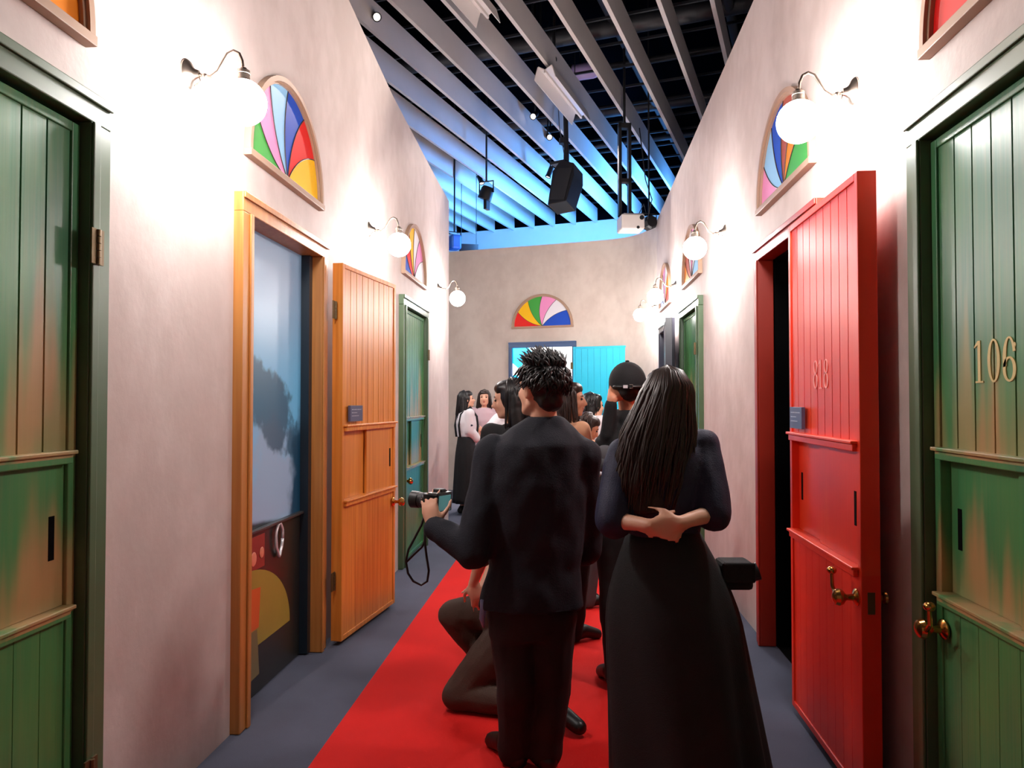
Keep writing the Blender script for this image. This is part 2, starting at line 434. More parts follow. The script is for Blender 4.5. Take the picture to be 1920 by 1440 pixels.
# ------------------------------------------------------------------ doors
LW, LT, LZ0, LZ1 = .91, .07, .03, 2.355
R1, R2 = (1.312, 1.352), (.848, .886)
ST = .032
def make_leaf(parent, m, mt, side, plaque=False, latch=False, number=None, nmat=None, hinge_edge=False):
    """leaf standing x 0..LW, front face at y=0, back at y=LT; free edge on `side` (-1 left, 1 right)"""
    mb = MB()
    mb.box(0, ST, 0, LT, LZ0, LZ1); mb.box(LW - ST, LW, 0, LT, LZ0, LZ1)
    mb.box(ST, LW - ST, 0, LT, LZ1 - .03, LZ1); mb.box(ST, LW - ST, 0, LT, LZ0, LZ0 + .03)
    mb.box(ST, LW - ST, .052, LT, LZ0 + .03, LZ1 - .03)
    leaf = obj('leaf', mb, m, parent, bevel=.003)
    npl = 9; pw = (LW - 2 * ST) / npl
    for z0, z1, e in ((R1[1], LZ1 - .03, .0035), (LZ0 + .03, R2[0], .0012)):
        me = None
        for k in range(npl):
            if me is None:
                pb = MB()
                x0, x1 = 0, pw
                pb.prism([(x0 + .0004, z0), (x1 - .0004, z0), (x1 - .0004, z1), (x0 + .0004, z1)], .012, .052)
                pb.prism([(x0 + e, z0), (x1 - e, z0), (x1 - e, z1), (x0 + e, z1)], .007, .0122)
                me = pb.mesh('plank'); me.materials.append(m)
            o = obj('plank', me, None, leaf); o.location = (ST + pw * k, 0, 0)
    for (za, zb) in (R1, R2):
        rb = MB().box(ST, LW - ST, -.016, .052, za, zb - .012); rb.box(ST - .01, LW - ST + .01, -.026, .052, zb - .012, zb)
        obj('rail', rb, m, leaf, bevel=.003)
    # two sliding panels in the hatch between the rails: right one in front, left one behind
    xm = ST + (LW - 2 * ST) * .44
    for nm, x0, x1, y0, sx in (('front', xm, LW - ST, .012, LW - ST - .05), ('back', ST, xm + .03, .034, ST + .05)):
        pb = MB().box(x0, x1, y0, y0 + .016, R2[1], R1[0])
        p = obj('sliding_panel', pb, m, leaf, bevel=.002)
        obj('finger_slot', MB().box(sx - .011, sx + .011, y0 - .0015, y0 + .004, 1.03, 1.16), M_void, leaf)
    # knob set
    kx = LW - .045 if side > 0 else .045
    Mk = Matrix.Translation((kx, 0, .77)) @ Matrix.Rotation(pi / 2, 4, 'X')
    kb = MB().lathe([(.001, 0), (.032, 0), (.032, .004), (.024, .01), (.013, .014), (.011, .035), (.014, .042), (.027, .052), (.032, .066), (.027, .08), (.012, .088), (.001, .089)], 20, Mk)
    if latch:
        lx = kx + (-.055 if side > 0 else .055)
        kb.tube([(kx, -.06, .77), (kx + (lx - kx) * .5, -.068, .775), (lx, -.07, .80), (lx, -.072, .845)], [.008, .008, .007, .006], 8)
        kb.ell((lx, -.072, .857), (.018, .018, .015))
    obj('knob', kb, M_brass, leaf, auto=True)
    Mk2 = Matrix.Translation((kx, LT, .77)) @ Matrix.Rotation(-pi / 2, 4, 'X')
    obj('knob', MB().lathe([(.001, 0), (.03, 0), (.024, .01), (.012, .014), (.011, .02), (.022, .026), (.024, .034), (.01, .042), (.001, .043)], 16, Mk2), M_brass, leaf, auto=True)
    fe = LW if side > 0 else 0
    obj('latch_plate', MB().box(fe - .001 if side > 0 else -.0015, fe + .0015 if side > 0 else .001, .022, .048, .72, .80), M_bronze, leaf)
    if plaque:
        pl = obj('plaque', MB().box(.075, .265, -.020, -.004, 1.372, 1.472), M_plaque, leaf, bevel=.001)
        tb = MB()
        for i, (a, b) in enumerate(((.095, .24), (.095, .18), (.095, .20))):
            x = a
            while x < b:
                l = random.uniform(.012, .026); tb.box(x, min(x + l, b), -.0208, -.0195, 1.444 - i * .02, 1.449 - i * .02); x += l + .006
        tag(obj('plaque_text', tb, M_ink, leaf), kind='stuff')
    if number: digits(number, leaf, LW / 2 + (-.14 if side < 0 else .0), 1.615, .124, nmat)
    return leaf

def ring(mb, cx, cz, rx, rz, wx, wz, a0=0, a1=2 * pi, n=40, y0=-.003, y1=.002, taper=None):
    """stroke of varying width along an ellipse: thick at the sides, thin top and bottom"""
    outer = []; inner = []
    for i in range(n + 1):
        a = a0 + (a1 - a0) * i / n
        k = 1 if taper is None else taper(i / n)
        outer.append((cx + rx * cos(a), cz + rz * sin(a)))
        inner.append((cx + (rx - wx * k) * cos(a), cz + (rz - wz * k) * sin(a)))
    for i in range(n):
        mb.prism([outer[i], outer[i + 1], inner[i + 1], inner[i]], y0, y1)

def digits(txt, parent, xc, zc, h, m):
    wd = h * .46; gap = h * .10
    tot = len(txt) * wd + (len(txt) - 1) * gap
    x = xc - tot / 2 + wd / 2
    for ch in txt:
        mb = MB(); y0, y1 = .0045, .0075
        kw = dict(y0=y0, y1=y1)
        s = h * .105; th = h * .045
        if ch == '0':
            ring(mb, x, zc, wd / 2, h / 2, s, th, **kw)
        elif ch == '1':
            mb.box(x - s / 2, x + s / 2, y0, y1, zc - h / 2 + th, zc + h / 2)
            mb.box(x - s * 1.5, x + s * 1.5, y0, y1, zc - h / 2, zc - h / 2 + th)
            mb.prism([(x - s / 2, zc + h / 2), (x - s * 1.9, zc + h * .36), (x - s * 1.7, zc + h * .33), (x - s / 2, zc + h * .40)], y0, y1)
        elif ch == '6':
            ring(mb, x, zc - h * .22, wd / 2, h * .28, s, th, **kw)
            ring(mb, x, zc, wd / 2, h / 2, s, th, radians(20), radians(200), taper=lambda t: .75 + .5 * t if t > .25 else .9, **kw)
            mb.ell((x + wd * .36, (y0 + y1) / 2, zc + h * .30), (s * .6, .0015, s * .6))
        elif ch == '8':
            ring(mb, x, zc + h * .25, wd * .42, h * .25, s * .9, th, **kw)
            ring(mb, x, zc - h * .23, wd / 2, h * .27, s, th, **kw)
        obj('number', mb, m, parent)
        x += wd + gap

def door_frame(root, mt, depth=.14, jw=JW):
    for x0 in (-DW / 2, DW / 2 - jw):
        b = MB().box(x0, x0 + jw, -.045, depth, 0.002, DH - HH)
        xi = x0 + jw if x0 < 0 else x0
        b.box(min(xi, xi + (-.035 if x0 < 0 else .035)), max(xi, xi + (-.035 if x0 < 0 else .035)), -.055, -.045, .002, DH - HH)
        obj('jamb', b, mt, root, bevel=.004)
    b = MB().box(-DW / 2, DW / 2, -.045, depth, DH - HH, DH); b.box(-DW / 2, DW / 2, -.055, -.045, DH - .03, DH)
    obj('head', b, mt, root, bevel=.004)

def hinge(parent, x, y, z, m=M_bronze, w=.05, flat=None):
    b = MB().box(x - w, x - .006, y - .003, y + .003, z - .055, z + .055); b.box(x + .006, x + w, y - .003, y + .003, z - .055, z + .055)
    for k in range(5):
        b.tube([(x, y - .004, z - .055 + k * .022), (x, y - .004, z - .055 + k * .022 + .02)], .008, 10)
    obj('hinge', b, m, parent, auto=True)

def closed_door(idx, loc, rz, m, mt, label, **kw):
    root = thing('door_%d' % idx, label, 'door', loc, rz, kind='structure')
    door_frame(root, mt, depth=.1)
    leaf = make_leaf(root, m, mt, -1, **kw)
    k = (DW - 2 * JW - .012) / LW
    leaf.location = (-LW / 2 * k, -.012, 0); leaf.scale = (k, 1, 1)
    for z in (.35, 1.98): hinge(root, DW / 2 - JW + .012, -.060, z, w=.03)
    return root

def open_door(idx, loc, rz, m, mt, label, ang, start=.02, depth=.12, jw=JW, **kw):
    root = thing('door_%d' % idx, label, 'door', loc, rz, kind='structure')
    door_frame(root, mt, depth=depth, jw=jw)
    leaf = make_leaf(root, m, mt, 1, **kw)
    # hinged on the viewer's right and swung right round; ang = how far the free edge stands off the wall
    a = radians(ang)
    hx = DW / 2 + start
    leaf.rotation_euler = (0, 0, -a)
    leaf.location = (hx, -.062 - LT, 0)
    for z in (.40, 2.06): hinge(root, hx - .012, -.062 - LT * .35, z, w=.045)
    return root

L90, R90 = pi / 2, -pi / 2
closed_door(1, (XL, Y_G1L, 0), L90, M_green, M_greentrim, 'green weathered plank door nearest on the left wall, closed')
d2 = open_door(2, (XL, Y_ORANGE, 0), L90, M_orange, M_orangetrim, 'orange wooden door swung open beside a doorway showing a sky mural', 7.5, plaque=True)
closed_door(3, (XL, Y_G2L, 0), L90, M_green, M_greentrim, 'green door beyond the orange door on the left wall, closed')
closed_door(4, (XR, Y_G1R, 0), R90, M_green, M_greentrim, 'green weathered door numbered 106 on the right wall, closed', latch=True, number='106', nmat=M_pale)
d5 = open_door(5, (XR, Y_RED, 0), R90, M_red, M_redtrim, 'bright red door swung open against the right wall', .6, start=-.15, depth=.05, plaque=True, latch=True, number='818', nmat=M_palepink)
closed_door(6, (XR, Y_G2R, 0), R90, M_green, M_greentrim, 'green door beyond the red door on the right wall, closed')
open_door(7, (XR, Y_DARK, 0), R90, M_dark, M_dark, 'charcoal door standing open, farthest on the right wall', 6, depth=.05)
# end door: turquoise, with a lit screen in its opening
bdir = atan2(12.52 - 11.86, -1.97 - .35)       # plan direction towards the left
brz = atan2(-(12.52 - 11.86), .35 + 1.97)
d_back = 12.26
pb_ = P(1017, 760, d_back)
def on_back(px):
    r = FWD + RGT * ((px - 960) / F)
    a = Vector((.35, 11.86)); b = Vector((-1.97, 12.52)); e = b - a
    # EYE + r*t = a + e*u
    det = r.x * (-e.y) - r.y * (-e.x)
    t = (a.x * (-e.y) - a.y * (-e.x)) / det
    return Vector((r.x * t, r.y * t, 0))
d8 = open_door(8, on_back(1017) + Vector((0, -.002, 0)), brz, M_teal, M_bluetrim, 'turquoise door at the corridor end, open, with a lit screen inside', 1, start=-.02, jw=.062)
d8.scale = (.95, 1, 1)
for c in d8.children:
    if c.name.startswith('leaf'): c.scale = (1.14, 1, 1)

def screen_mat():
    m, nt, b = new_mat('screen_picture')
    tc = nt.nodes.new('ShaderNodeTexCoord'); sep = nt.nodes.new('ShaderNodeSeparateXYZ'); nt.links.new(tc.outputs['Object'], sep.inputs[0])
    x, z = sep.outputs['X'], sep.outputs['Z']
    # white field at the right behind a slanting edge, white folded ribbon at the left on cyan
    e1 = nsmooth(nt, nmath(nt, 'ADD', x, nmath(nt, 'MULTIPLY', nmath(nt, 'SUBTRACT', z, 2.0), .5)), .10, .13)
    l1 = nmath(nt, 'ABSOLUTE', nmath(nt, 'ADD', nmath(nt, 'SUBTRACT', z, 1.90), nmath(nt, 'MULTIPLY', nmath(nt, 'ADD', x, .35), .8)))
    rib = nmath(nt, 'MULTIPLY', nmath(nt, 'LESS_THAN', l1, .07), nmath(nt, 'LESS_THAN', x, -.12))
    l2 = nmath(nt, 'ABSOLUTE', nmath(nt, 'SUBTRACT', nmath(nt, 'SUBTRACT', z, 2.02), nmath(nt, 'MULTIPLY', nmath(nt, 'ADD', x, .40), .5)))
    rib2 = nmath(nt, 'MULTIPLY', nmath(nt, 'LESS_THAN', l2, .035), nmath(nt, 'LESS_THAN', x, -.28))
    tri = nmath(nt, 'MULTIPLY', nmath(nt, 'GREATER_THAN', z, 2.22), nmath(nt, 'LESS_THAN', nmath(nt, 'ABSOLUTE', nmath(nt, 'ADD', x, .10)), nmath(nt, 'SUBTRACT', z, 2.22)))
    f = nmath(nt, 'MAXIMUM', nmath(nt, 'MAXIMUM', e1, rib), nmath(nt, 'MAXIMUM', rib2, tri))
    col = nmix(nt, f, lin((20, 190, 250)), lin((255, 255, 255)))
    nt.links.new(col, b.inputs['Base Color']); nt.links.new(col, b.inputs['Emission Color'])
    b.inputs['Emission Strength'].default_value = 1.1; b.inputs['Roughness'].default_value = .3
    return m
obj('lit_screen', MB().box(-DW / 2 + .062, DW / 2 - .062, -.006, -.001, .01, DH - HH + .02), screen_mat(), d8)

# mural set in the orange doorway
def mural_mat():
    m, nt, b = new_mat('mural_print')
    tc = nt.nodes.new('ShaderNodeTexCoord'); op = tc.outputs['Object']
    sep = nt.nodes.new('ShaderNodeSeparateXYZ'); nt.links.new(op, sep.inputs[0]); x, z = sep.outputs['X'], sep.outputs['Z']
    sky = nmix(nt, nsmooth(nt, z, 1.5, 2.2), lin((96, 160, 196)), lin((124, 150, 176)))
    n1 = nnoise(nt, 2.6, 2.6, 2.6, 6, op)
    cl = nsmooth(nt, nmath(nt, 'ADD', n1, nmath(nt, 'MULTIPLY', nmath(nt, 'SUBTRACT', 1.35, z), .8)), .42, .62)
    col = nmix(nt, cl, sky, lin((128, 150, 174)))
    # dark tree-grown crag in the middle
    n2 = nnoise(nt, 7, 7, 7, 7, op)
    dx = nmath(nt, 'MULTIPLY', nmath(nt, 'SUBTRACT', x, .04), 2.6)
    dz = nmath(nt, 'MULTIPLY', nmath(nt, 'ADD', nmath(nt, 'SUBTRACT', z, 1.47), nmath(nt, 'MULTIPLY', x, .35)), 4.6)
    dd = nmath(nt, 'SQRT', nmath(nt, 'ADD', nmath(nt, 'MULTIPLY', dx, dx), nmath(nt, 'MULTIPLY', dz, dz)))
    tr = nsmooth(nt, nmath(nt, 'SUBTRACT', nmath(nt, 'MULTIPLY', n2, 1.6), dd), -.25, .05)
    col = nmix(nt, nmath(nt, 'MULTIPLY', tr, .85), col, lin((22, 62, 84)))
    sd = nsmooth(nt, nmath(nt, 'ADD', nmath(nt, 'ADD', x, nmath(nt, 'MULTIPLY', n2, .3)), nmath(nt, 'MULTIPLY', nmath(nt, 'SUBTRACT', 1.5, z), .25)), .52, .66)
    col = nmix(nt, nmath(nt, 'MULTIPLY', sd, nsmooth(nt, nmath(nt, 'MULTIPLY', z, -1), -1.6, -1.2)), col, lin((24, 58, 80)))
    cp = nmath(nt, 'MULTIPLY', nsmooth(nt, nmath(nt, 'SUBTRACT', nmath(nt, 'MULTIPLY', n2, .22), nmath(nt, 'ABSOLUTE', nmath(nt, 'SUBTRACT', z, 1.14))), .0, .06), nmath(nt, 'LESS_THAN', x, -.22))
    col = nmix(nt, cp, col, lin((30, 60, 78)))
    low = nsmooth(nt, nmath(nt, 'ADD', nmath(nt, 'ADD', z, nmath(nt, 'MULTIPLY', x, .12)), nmath(nt, 'MULTIPLY', n1, .05)), .90, .87)
    col = nmix(nt, low, col, lin((20, 28, 34)))
    nt.links.new(col, b.inputs['Base Color'])
    b.inputs['Roughness'].default_value = .35
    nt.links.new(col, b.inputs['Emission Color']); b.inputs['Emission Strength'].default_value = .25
    return m
iw = DW / 2 - JW
mural = obj('mural', MB().box(-iw, iw, .075, .085, .84, DH - HH), mural_mat(), d2)
M_low = mat('mural_low', (40, 40, 36), .3, var=.2, scale=3)
lowp = obj('mural_base', MB().box(-iw, iw, .070, .085, .01, .84), M_low, d2)
obj('edge_strip', MB().box(iw - .05, iw, .02, .07, .01, DH - HH), mat('strip_dark', (24, 36, 46), .4), d2)
def relief(name, poly, y, m):
    return obj(name, MB().prism(poly, y, .0705), m, d2)
M_dome = mat('dome_print', (158, 140, 56), .4, var=.15, scale=4); M_patch = mat('red_print', (150, 52, 44), .4, var=.1); M_opatch = mat('orange_print', (214, 96, 40), .4, var=.1)
M_peach = mat('peach_print', (232, 140, 112), .4, var=.1); M_tan = mat('tan_print', (120, 108, 72), .4, var=.15)
relief('printed_block', [(-iw, .64), (-.06, .64), (-.06, .81), (-iw, .81)], .0695, M_patch)
relief('printed_dome', [(-iw, .25), (.30, .25)] + [(-.30 + .60 * cos(radians(a)), .25 + .40 * sin(radians(a))) for a in range(6, 110, 6)] + [(-iw, .62)], .0690, M_dome)
relief('printed_band', [(-iw, .34), (-.13, .34), (-.11, .54), (-iw, .58)], .0685, M_opatch)
relief('printed_base', [(-iw, .08), (-.12, .10), (-.15, .335), (-iw, .335)], .0685, M_tan)
for (x, z, r) in ((-.27, .655, .030), (-.20, .700, .036), (-.10, .715, .029), (-.25, .610, .024), (-.31, .69, .03)):
    obj('printed_fruit', MB().ell((x, .068, z), (r, .004, r)), M_peach, d2, smooth=True)
rp = [(.10 + .045 * cos(a) * (1 + .3 * sin(a)), .055, .745 + .085 * sin(a) + .006 * sin(5 * a)) for a in [2 * pi * i / 24 for i in range(25)]]
obj('metal_loop', MB().tube(rp, .009, 8), mat('loop_white', (226, 224, 228), .3, .3), d2, smooth=True)
obj('ledge', MB().box(-iw, iw, .045, .075, .835, .85), mat('ledge_dark', (52, 52, 54), .4), d2, bevel=.002)

# ------------------------------------------------------------------ fanlights
def fanlight(idx, loc, rz, cols, label, R=.525, x0=0.0, light=None):
    root = thing('window_%d' % idx, label, 'fanlight', loc, rz, kind='structure')
    # arched frame
    fb = MB()
    n = 36; T = .026
    def arc(r, z0=0): return [(r * cos(pi * i / n), z0 + r * sin(pi * i / n)) for i in range(n + 1)]
    o, i_ = arc(R), arc(R - T)
    for k in range(n): fb.prism([o[k], o[k + 1], i_[k + 1], i_[k]], -.035, .001)
    o2, i2 = arc(R - T * .999), arc(R - T - .014)
    for k in range(n): fb.prism([o2[k], o2[k + 1], i2[k + 1], i2[k]], -.022, .001)
    obj('frame', fb, M_frame, root, auto=True)
    obj('sill', MB().box(-R - .004, R + .004, -.04, .001, -.032, .002), M_frame, root, bevel=.003)
    ri = R - T - .008
    N = len(cols); cx = x0
    def curve(th):
        e = Vector((ri * cos(th), ri * sin(th))); c = Vector((cx, .0))
        mdl = c + (e - c).length * .52 * Vector((cos(th + .38), sin(th + .38)))
        out = []
        for i in range(13):
            t = i / 12; p = (1 - t) ** 2 * c + 2 * t * (1 - t) * mdl + t * t * e
            p.y = max(p.y, 0.0); out.append((p.x, p.y))
        return out
    for k, cname in enumerate(cols):
        # listed left to right; angles fall from 180 to 0
        a0 = pi * (1 - k / N); a1 = pi * (1 - (k + 1) / N)
        A = curve(a0) if k > 0 else [(cx, 0), (-ri, 0)]
        B = curve(a1) if k < N - 1 else [(cx, 0), (ri, 0)]
        rim = [(ri * cos(a0 + (a1 - a0) * i / 8), ri * sin(a0 + (a1 - a0) * i / 8)) for i in range(1, 8)]
        poly = A + rim + B[::-1][:-1]
        obj('pane', MB().prism(poly, -.008, .0005), PANE[cname], root)
        if k > 0:
            lb = MB().tube([(x, -.009, z + .001) for x, z in curve(a0)], .0035, 6)
            obj('lead_line', lb, M_lead, root, smooth=True)
    return root

ZF = 2.695
fanlight(1, (XL - .0, 1.70, 2.65), L90, ['green', 'pink', 'lightblue', 'blue', 'red', 'orange'], 'orange fanlight corner over the nearest left green door', x0=-.3)
fanlight(2, (XL - .0, Y_ORANGE + .02, ZF - .005), L90, ['green', 'pink', 'lightblue', 'blue', 'red', 'yellow'], 'multicoloured half-round fanlight above the sky mural doorway', x0=.0)
fanlight(3, (XL, Y_G2L + .02, ZF), L90, ['blue', 'red', 'yellow', 'white', 'pink', 'white'], 'fanlight of pale panes over the farther left green door', R=.53)
fanlight(4, (XR, 2.05, ZF - .02), R90, ['red', 'red', 'orange', 'pink', 'white', 'blue'], 'red fanlight over the door numbered 106', x0=.35)
fanlight(5, (XR, 4.25, ZF), R90, ['pink', 'lightblue', 'blue', 'brown', 'orange', 'green'], 'multicoloured fanlight above the red door, behind a globe lamp')
fanlight(6, (XR, Y_G2R - .04, ZF), R90, ['orange', 'brown', 'white', 'pink', 'white', 'lightblue'], 'fanlight over the farther right green door')
fanlight(7, (XR, 9.42, ZF), R90, ['blue', 'white', 'pink', 'white', 'orange', 'red'], 'fanlight over the charcoal door')
fb_ = on_back(1017)
fanlight(8, fb_ + Vector((0, 0, ZF + .02)), brz, ['red', 'yellow', 'green', 'pink', 'white', 'blue'], 'rainbow fanlight centred on the end wall above the lit screen', R=.52, x0=.0)

# ------------------------------------------------------------------ globe wall lamps
def globe_mat():
    m, nt, b = new_mat('globe_glow')
    b.inputs['Base Color'].default_value = (1, 1, 1, 1)
    b.inputs['Emission Color'].default_value = (1.0, .955, .93, 1); b.inputs['Emission Strength'].default_value = GLOBE_STRENGTH
    return m
M_globe = globe_mat()
LM = {}
def wall_lamp(loc, rz, label):
    root = thing('wall_lamp', label, 'lamp', loc, rz, 'globe lamps along the corridor walls')
    if not LM:
        Mx = Matrix.Rotation(pi / 2, 4, 'X')
        LM['rose'] = MB().lathe([(.001, 0), (.058, 0), (.058, .006), (.05, .014), (.03, .022), (.02, .034), (.014, .05), (.001, .052)], 24, Mx).mesh('rose')
        ctl = [(0, -.04, 0), (0, -.065, -.008), (0, -.095, -.012), (0, -.125, .008), (0, -.145, .045), (0, -.165, .077), (0, -.19, .088), (0, -.213, .076), (0, -.226, .045), (0, -.232, .0)]
        ab = MB().tube(ctl, .0065, 10); ab.ell((0, -.07, -.009), (.011, .014, .011)); ab.tube([(0, -.045, -.005), (0, -.055, -.03), (0, -.03, -.05)], .004, 8)
        LM['arm'] = ab.mesh('arm')
        LM['cap'] = MB().lathe([(.001, .012), (.012, .012), (.016, .004), (.026, 0), (.026, -.012), (.023, -.014), (.026, -.016), (.026, -.034), (.03, -.038), (.03, -.046), (.001, -.046)], 20, Matrix.Translation((0, -.232, .005))).mesh('cap')
        LM['globe'] = MB().ell((0, -.232, -.122), (.09, .09, .09), None, 32, 20).mesh('globe')
        for k in ('rose', 'arm', 'cap'): LM[k].materials.append(M_nickel)
        LM['globe'].materials.append(M_globe)
        for me in LM.values(): me.polygons.foreach_set('use_smooth', [True] * len(me.polygons))
        for k in ('rose', 'cap'): LM[k].set_sharp_from_angle(angle=radians(40))
    for k, me in LM.items():
        o = bpy.data.objects.new(k, me); C.objects.link(o); o.parent = root
    return root
ZL = 2.81
for y, lab in ((2.856, 'globe wall lamp between the nearest left green door and the mural doorway'), (5.57, 'globe wall lamp above the open orange door'), (8.55, 'globe wall lamp at the far end of the left wall')):
    wall_lamp((XL, y, ZL), L90, lab)
root = wall_lamp((-2.75, 9.35, ZL), pi, 'unseen globe lamp added round the corner past the left wall end')  # added lamp, hidden from view, to brighten the end wall
for y, lab in ((3.235, 'globe wall lamp above the open red door'), (5.87, 'second globe wall lamp along the right wall, past the red door'), (8.55, 'globe wall lamp before the charcoal door on the right wall'), (10.4, 'farthest globe wall lamp, by the end wall curve')):
    wall_lamp((XR, y, ZL), R90, lab)

# ------------------------------------------------------------------ ceiling fixtures
def spot(px, py, z, target, label, power=SPOT_POWER, color=(1.0, .82, .72), size=24, up=.35):
    p = PZ(px, py, z)
    root = thing('track_spotlight', label, 'spotlight', p, 0, 'track spotlights among the ceiling slats')
    q = (Vector(target) - p).to_track_quat('-Z', 'Y').to_matrix().to_4x4()
    can = MB().lathe([(.001, .17), (.03, .17), (.042, .16), (.045, .0), (.05, 0), (.05, -.025), (.04, -.025), (.038, -.004), (.001, -.004)], 20, q)
    obj('housing', can, M_black, root, auto=True)
    obj('lens', MB().lathe([(.001, -.008), (.036, -.008), (.036, -.012), (.001, -.012)], 20, q), M_lens, root)
    c = q @ Vector((0, 0, .1))
    obj('yoke', MB().tube([c, c + Vector((0, 0, .14)), Vector((c.x, c.y, 7.62 - p.z))], .012, 8), M_black, root, smooth=True)
    l = lamp_obj('spot_beam', 'SPOT', p + (q @ Vector((0, 0, -.03))), target, power, color, spot_size=radians(size), spot_blend=.7, shadow_soft_size=.03)
    return root
M_lens = mat('spot_lens', (255, 240, 225), .3, emit=(255, 240, 225), estr=6)
FT = .25
spot(1003, 75, 5.75, (XR, Y_RED, ZF + FT), 'black track spotlight, topmost of three in one gap')
spot(1010, 92, 5.7, (XL, Y_ORANGE + .1, ZF + FT + .3), 'black track spotlight, middle of three in one gap')
spot(1037, 112, 5.7, (XL, 1.75, ZF + FT), 'black track spotlight, lowest of three in one gap', SPOT_POWER * .8)
spot(1000, 218, 5.7, (XL, Y_G2L + .1, ZF + FT + .3), 'black track spotlight left of the second white light box')
spot(1030, 257, 5.7, (XR, Y_G2R, ZF + FT + .2), 'black track spotlight below the second white light box', SPOT_POWER * .8)
spot(706, 32, 5.65, (XR, 2.2, ZF + FT), 'black track spotlight among the slats at the upper left', SPOT_POWER * .8)
spot(903, 342, 5.45, tuple(fb_ + Vector((.0, 0, ZF + .2))), 'black spotlight hanging low before the blue-lit slats', SPOT_POWER * 3.5, size=46)
spot(1028, 330, 5.3, (-1.5, 12.4, 2.3), 'black spotlight clamped at the top of the hanging loudspeaker', SPOT_POWER * 3.5, size=56)

def slat_yaw(): return -TH
def light_box(px, py, z, length, label):
    p = PZ(px, py, z)
    root = thing('light_box', label, 'light fixture', p, -TH, 'white light boxes in the ceiling')
    # folded white tray, open at its ends, slung along the slats
    h = .17
    tr = MB()
    prof_o = [(-.13, -.02), (-.10, h), (.10, h), (.13, -.02)]
    pts = [(-.13, 0), (-.085, .15), (.0, .10), (.085, .15), (.13, 0)]
    th = .008
    for (a, b) in zip(pts[:-1], pts[1:]):
        d = Vector((b[0] - a[0], b[1] - a[1])).normalized(); nn = Vector((-d.y, d.x)) * th
        tr.add([(x, y, z_) for y in (0, length) for x, z_ in ((a[0], a[1]), (b[0], b[1]), (b[0] + nn.x, b[1] + nn.y), (a[0] + nn.x, a[1] + nn.y))],
               [(0, 1, 2, 3), (7, 6, 5, 4), (0, 4, 5, 1), (1, 5, 6, 2), (2, 6, 7, 3), (3, 7, 4, 0)])
    obj('tray', tr, M_white, root)
    obj('ridge', MB().box(-.012, .012, 0, length, .07, .105), M_white, root, bevel=.002)
    for y in (length * .2, length * .8):
        obj('hanger', MB().tube([(0, y, .11), (0, y, .9)], .006, 6), M_black, root)
light_box(1090, 232, 5.32, 1.55 * -1, 'folded white light box hung in the middle of the slats')
light_box(915, 48, 5.32, -2.2, 'folded white light box cut by the top edge of the picture')

# black loudspeaker on a pole
p = P(1062, 350, 10.6)
root = thing('hanging_loudspeaker', 'tall black loudspeaker hung on a pole from the slats', 'loudspeaker', p, radians(-28))
Mt = Matrix.Rotation(radians(8), 4, 'Y') @ Matrix.Rotation(radians(-14), 4, 'X')
b = MB().prism([(-.13, -.36), (.15, -.30), (.17, .1), (.12, .28), (-.1, .34), (-.19, .16), (-.17, 0)], -.16, .16, Mt)
obj('cabinet', b, M_black, root, bevel=.01)
obj('grille', MB().box(-.12, .12, -.17, -.162, -.28, .2, Mt), mat('grille_grey', (26, 26, 30), .7, bump=.5, bscale=400), root)
obj('bracket', MB().box(-.22, .02, -.08, .08, .33, .37).box(-.03, .03, -.03, .03, .3, .52), M_black, root, bevel=.004)
obj('pole', MB().tube([(0, 0, .45), (-.02, 0, 1.55)], .035, 12).tube([(-.05, 0, .62), (-.05, 0, .70)], .06, 12), M_black, root, auto=True)
obj('safety_wire', MB().tube([(-.06, .04, .5), (-.14, .05, .9), (-.2, .1, 1.5)], .006, 6), M_nickel, root)

# white projector with its black cradle
p = P(1183, 420, 10.0)
root = thing('projector', 'white projector box hung by the right wall top, near the end wall', 'projector', p, radians(8))
b = MB().box(-.16, .15, -.16, .16, -.10, .10)
obj('casing', b, M_white, root, bevel=.02)
obj('vent', MB().box(-.13, .13, -.15, .15, .10, .108), mat('vent_grey', (110, 112, 120), .5), root)
Mx = Matrix.Translation((.11, -.16, .05)) @ Matrix.Rotation(pi / 2, 4, 'X')
obj('lens', MB().lathe([(.001, .0), (.03, 0), (.03, .008), (.022, .008), (.02, .002), (.001, .002)], 20, Mx), M_black, root, auto=True)
Mx = Matrix.Translation((.06, -.16, -.08)) @ Matrix.Rotation(pi / 2, 4, 'X')
obj('foot_screw', MB().lathe([(.001, 0), (.02, 0), (.02, .006), (.001, .006)], 14, Mx), M_black, root)
obj('cradle', MB().box(-.17, -.13, -.05, .05, .10, 1.35).box(-.04, .0, -.05, .05, .10, 1.35).box(-.1, -.07, -.02, .02, 1.3, 3.77).box(-.17, 0, -.05, .05, 1.28, 1.35).box(-.17, 0, -.05, .05, .10, .13).box(-.17, 0, -.05, .05, .55, .60), M_black, root, bevel=.004)
obj('cable', MB().tube([(.1, .1, .1), (.2, .1, .3), (.25, .1, .1), (.3, .05, .35), (.2, 0, .6), (.12, 0, 1.3)], .008, 6), M_batten, root, smooth=True)
p = P(1217, 418, 10.35)
root = thing('stage_light', 'black octagonal stage light beside the white projector', 'stage light', p, radians(20))
obj('housing', MB().lathe([(.001, -.08), (.09, -.08), (.10, -.06), (.10, .06), (.08, .10), (.001, .10)], 8, Matrix.Rotation(pi / 2, 4, 'X')), M_black, root)
obj('yoke', MB().tube([(-.11, 0, 0), (-.11, 0, .13), (.11, 0, .13), (.11, 0, 0)], .01, 6).tube([(0, 0, .13), (0, 0, 3.75)], .012, 6), M_black, root)
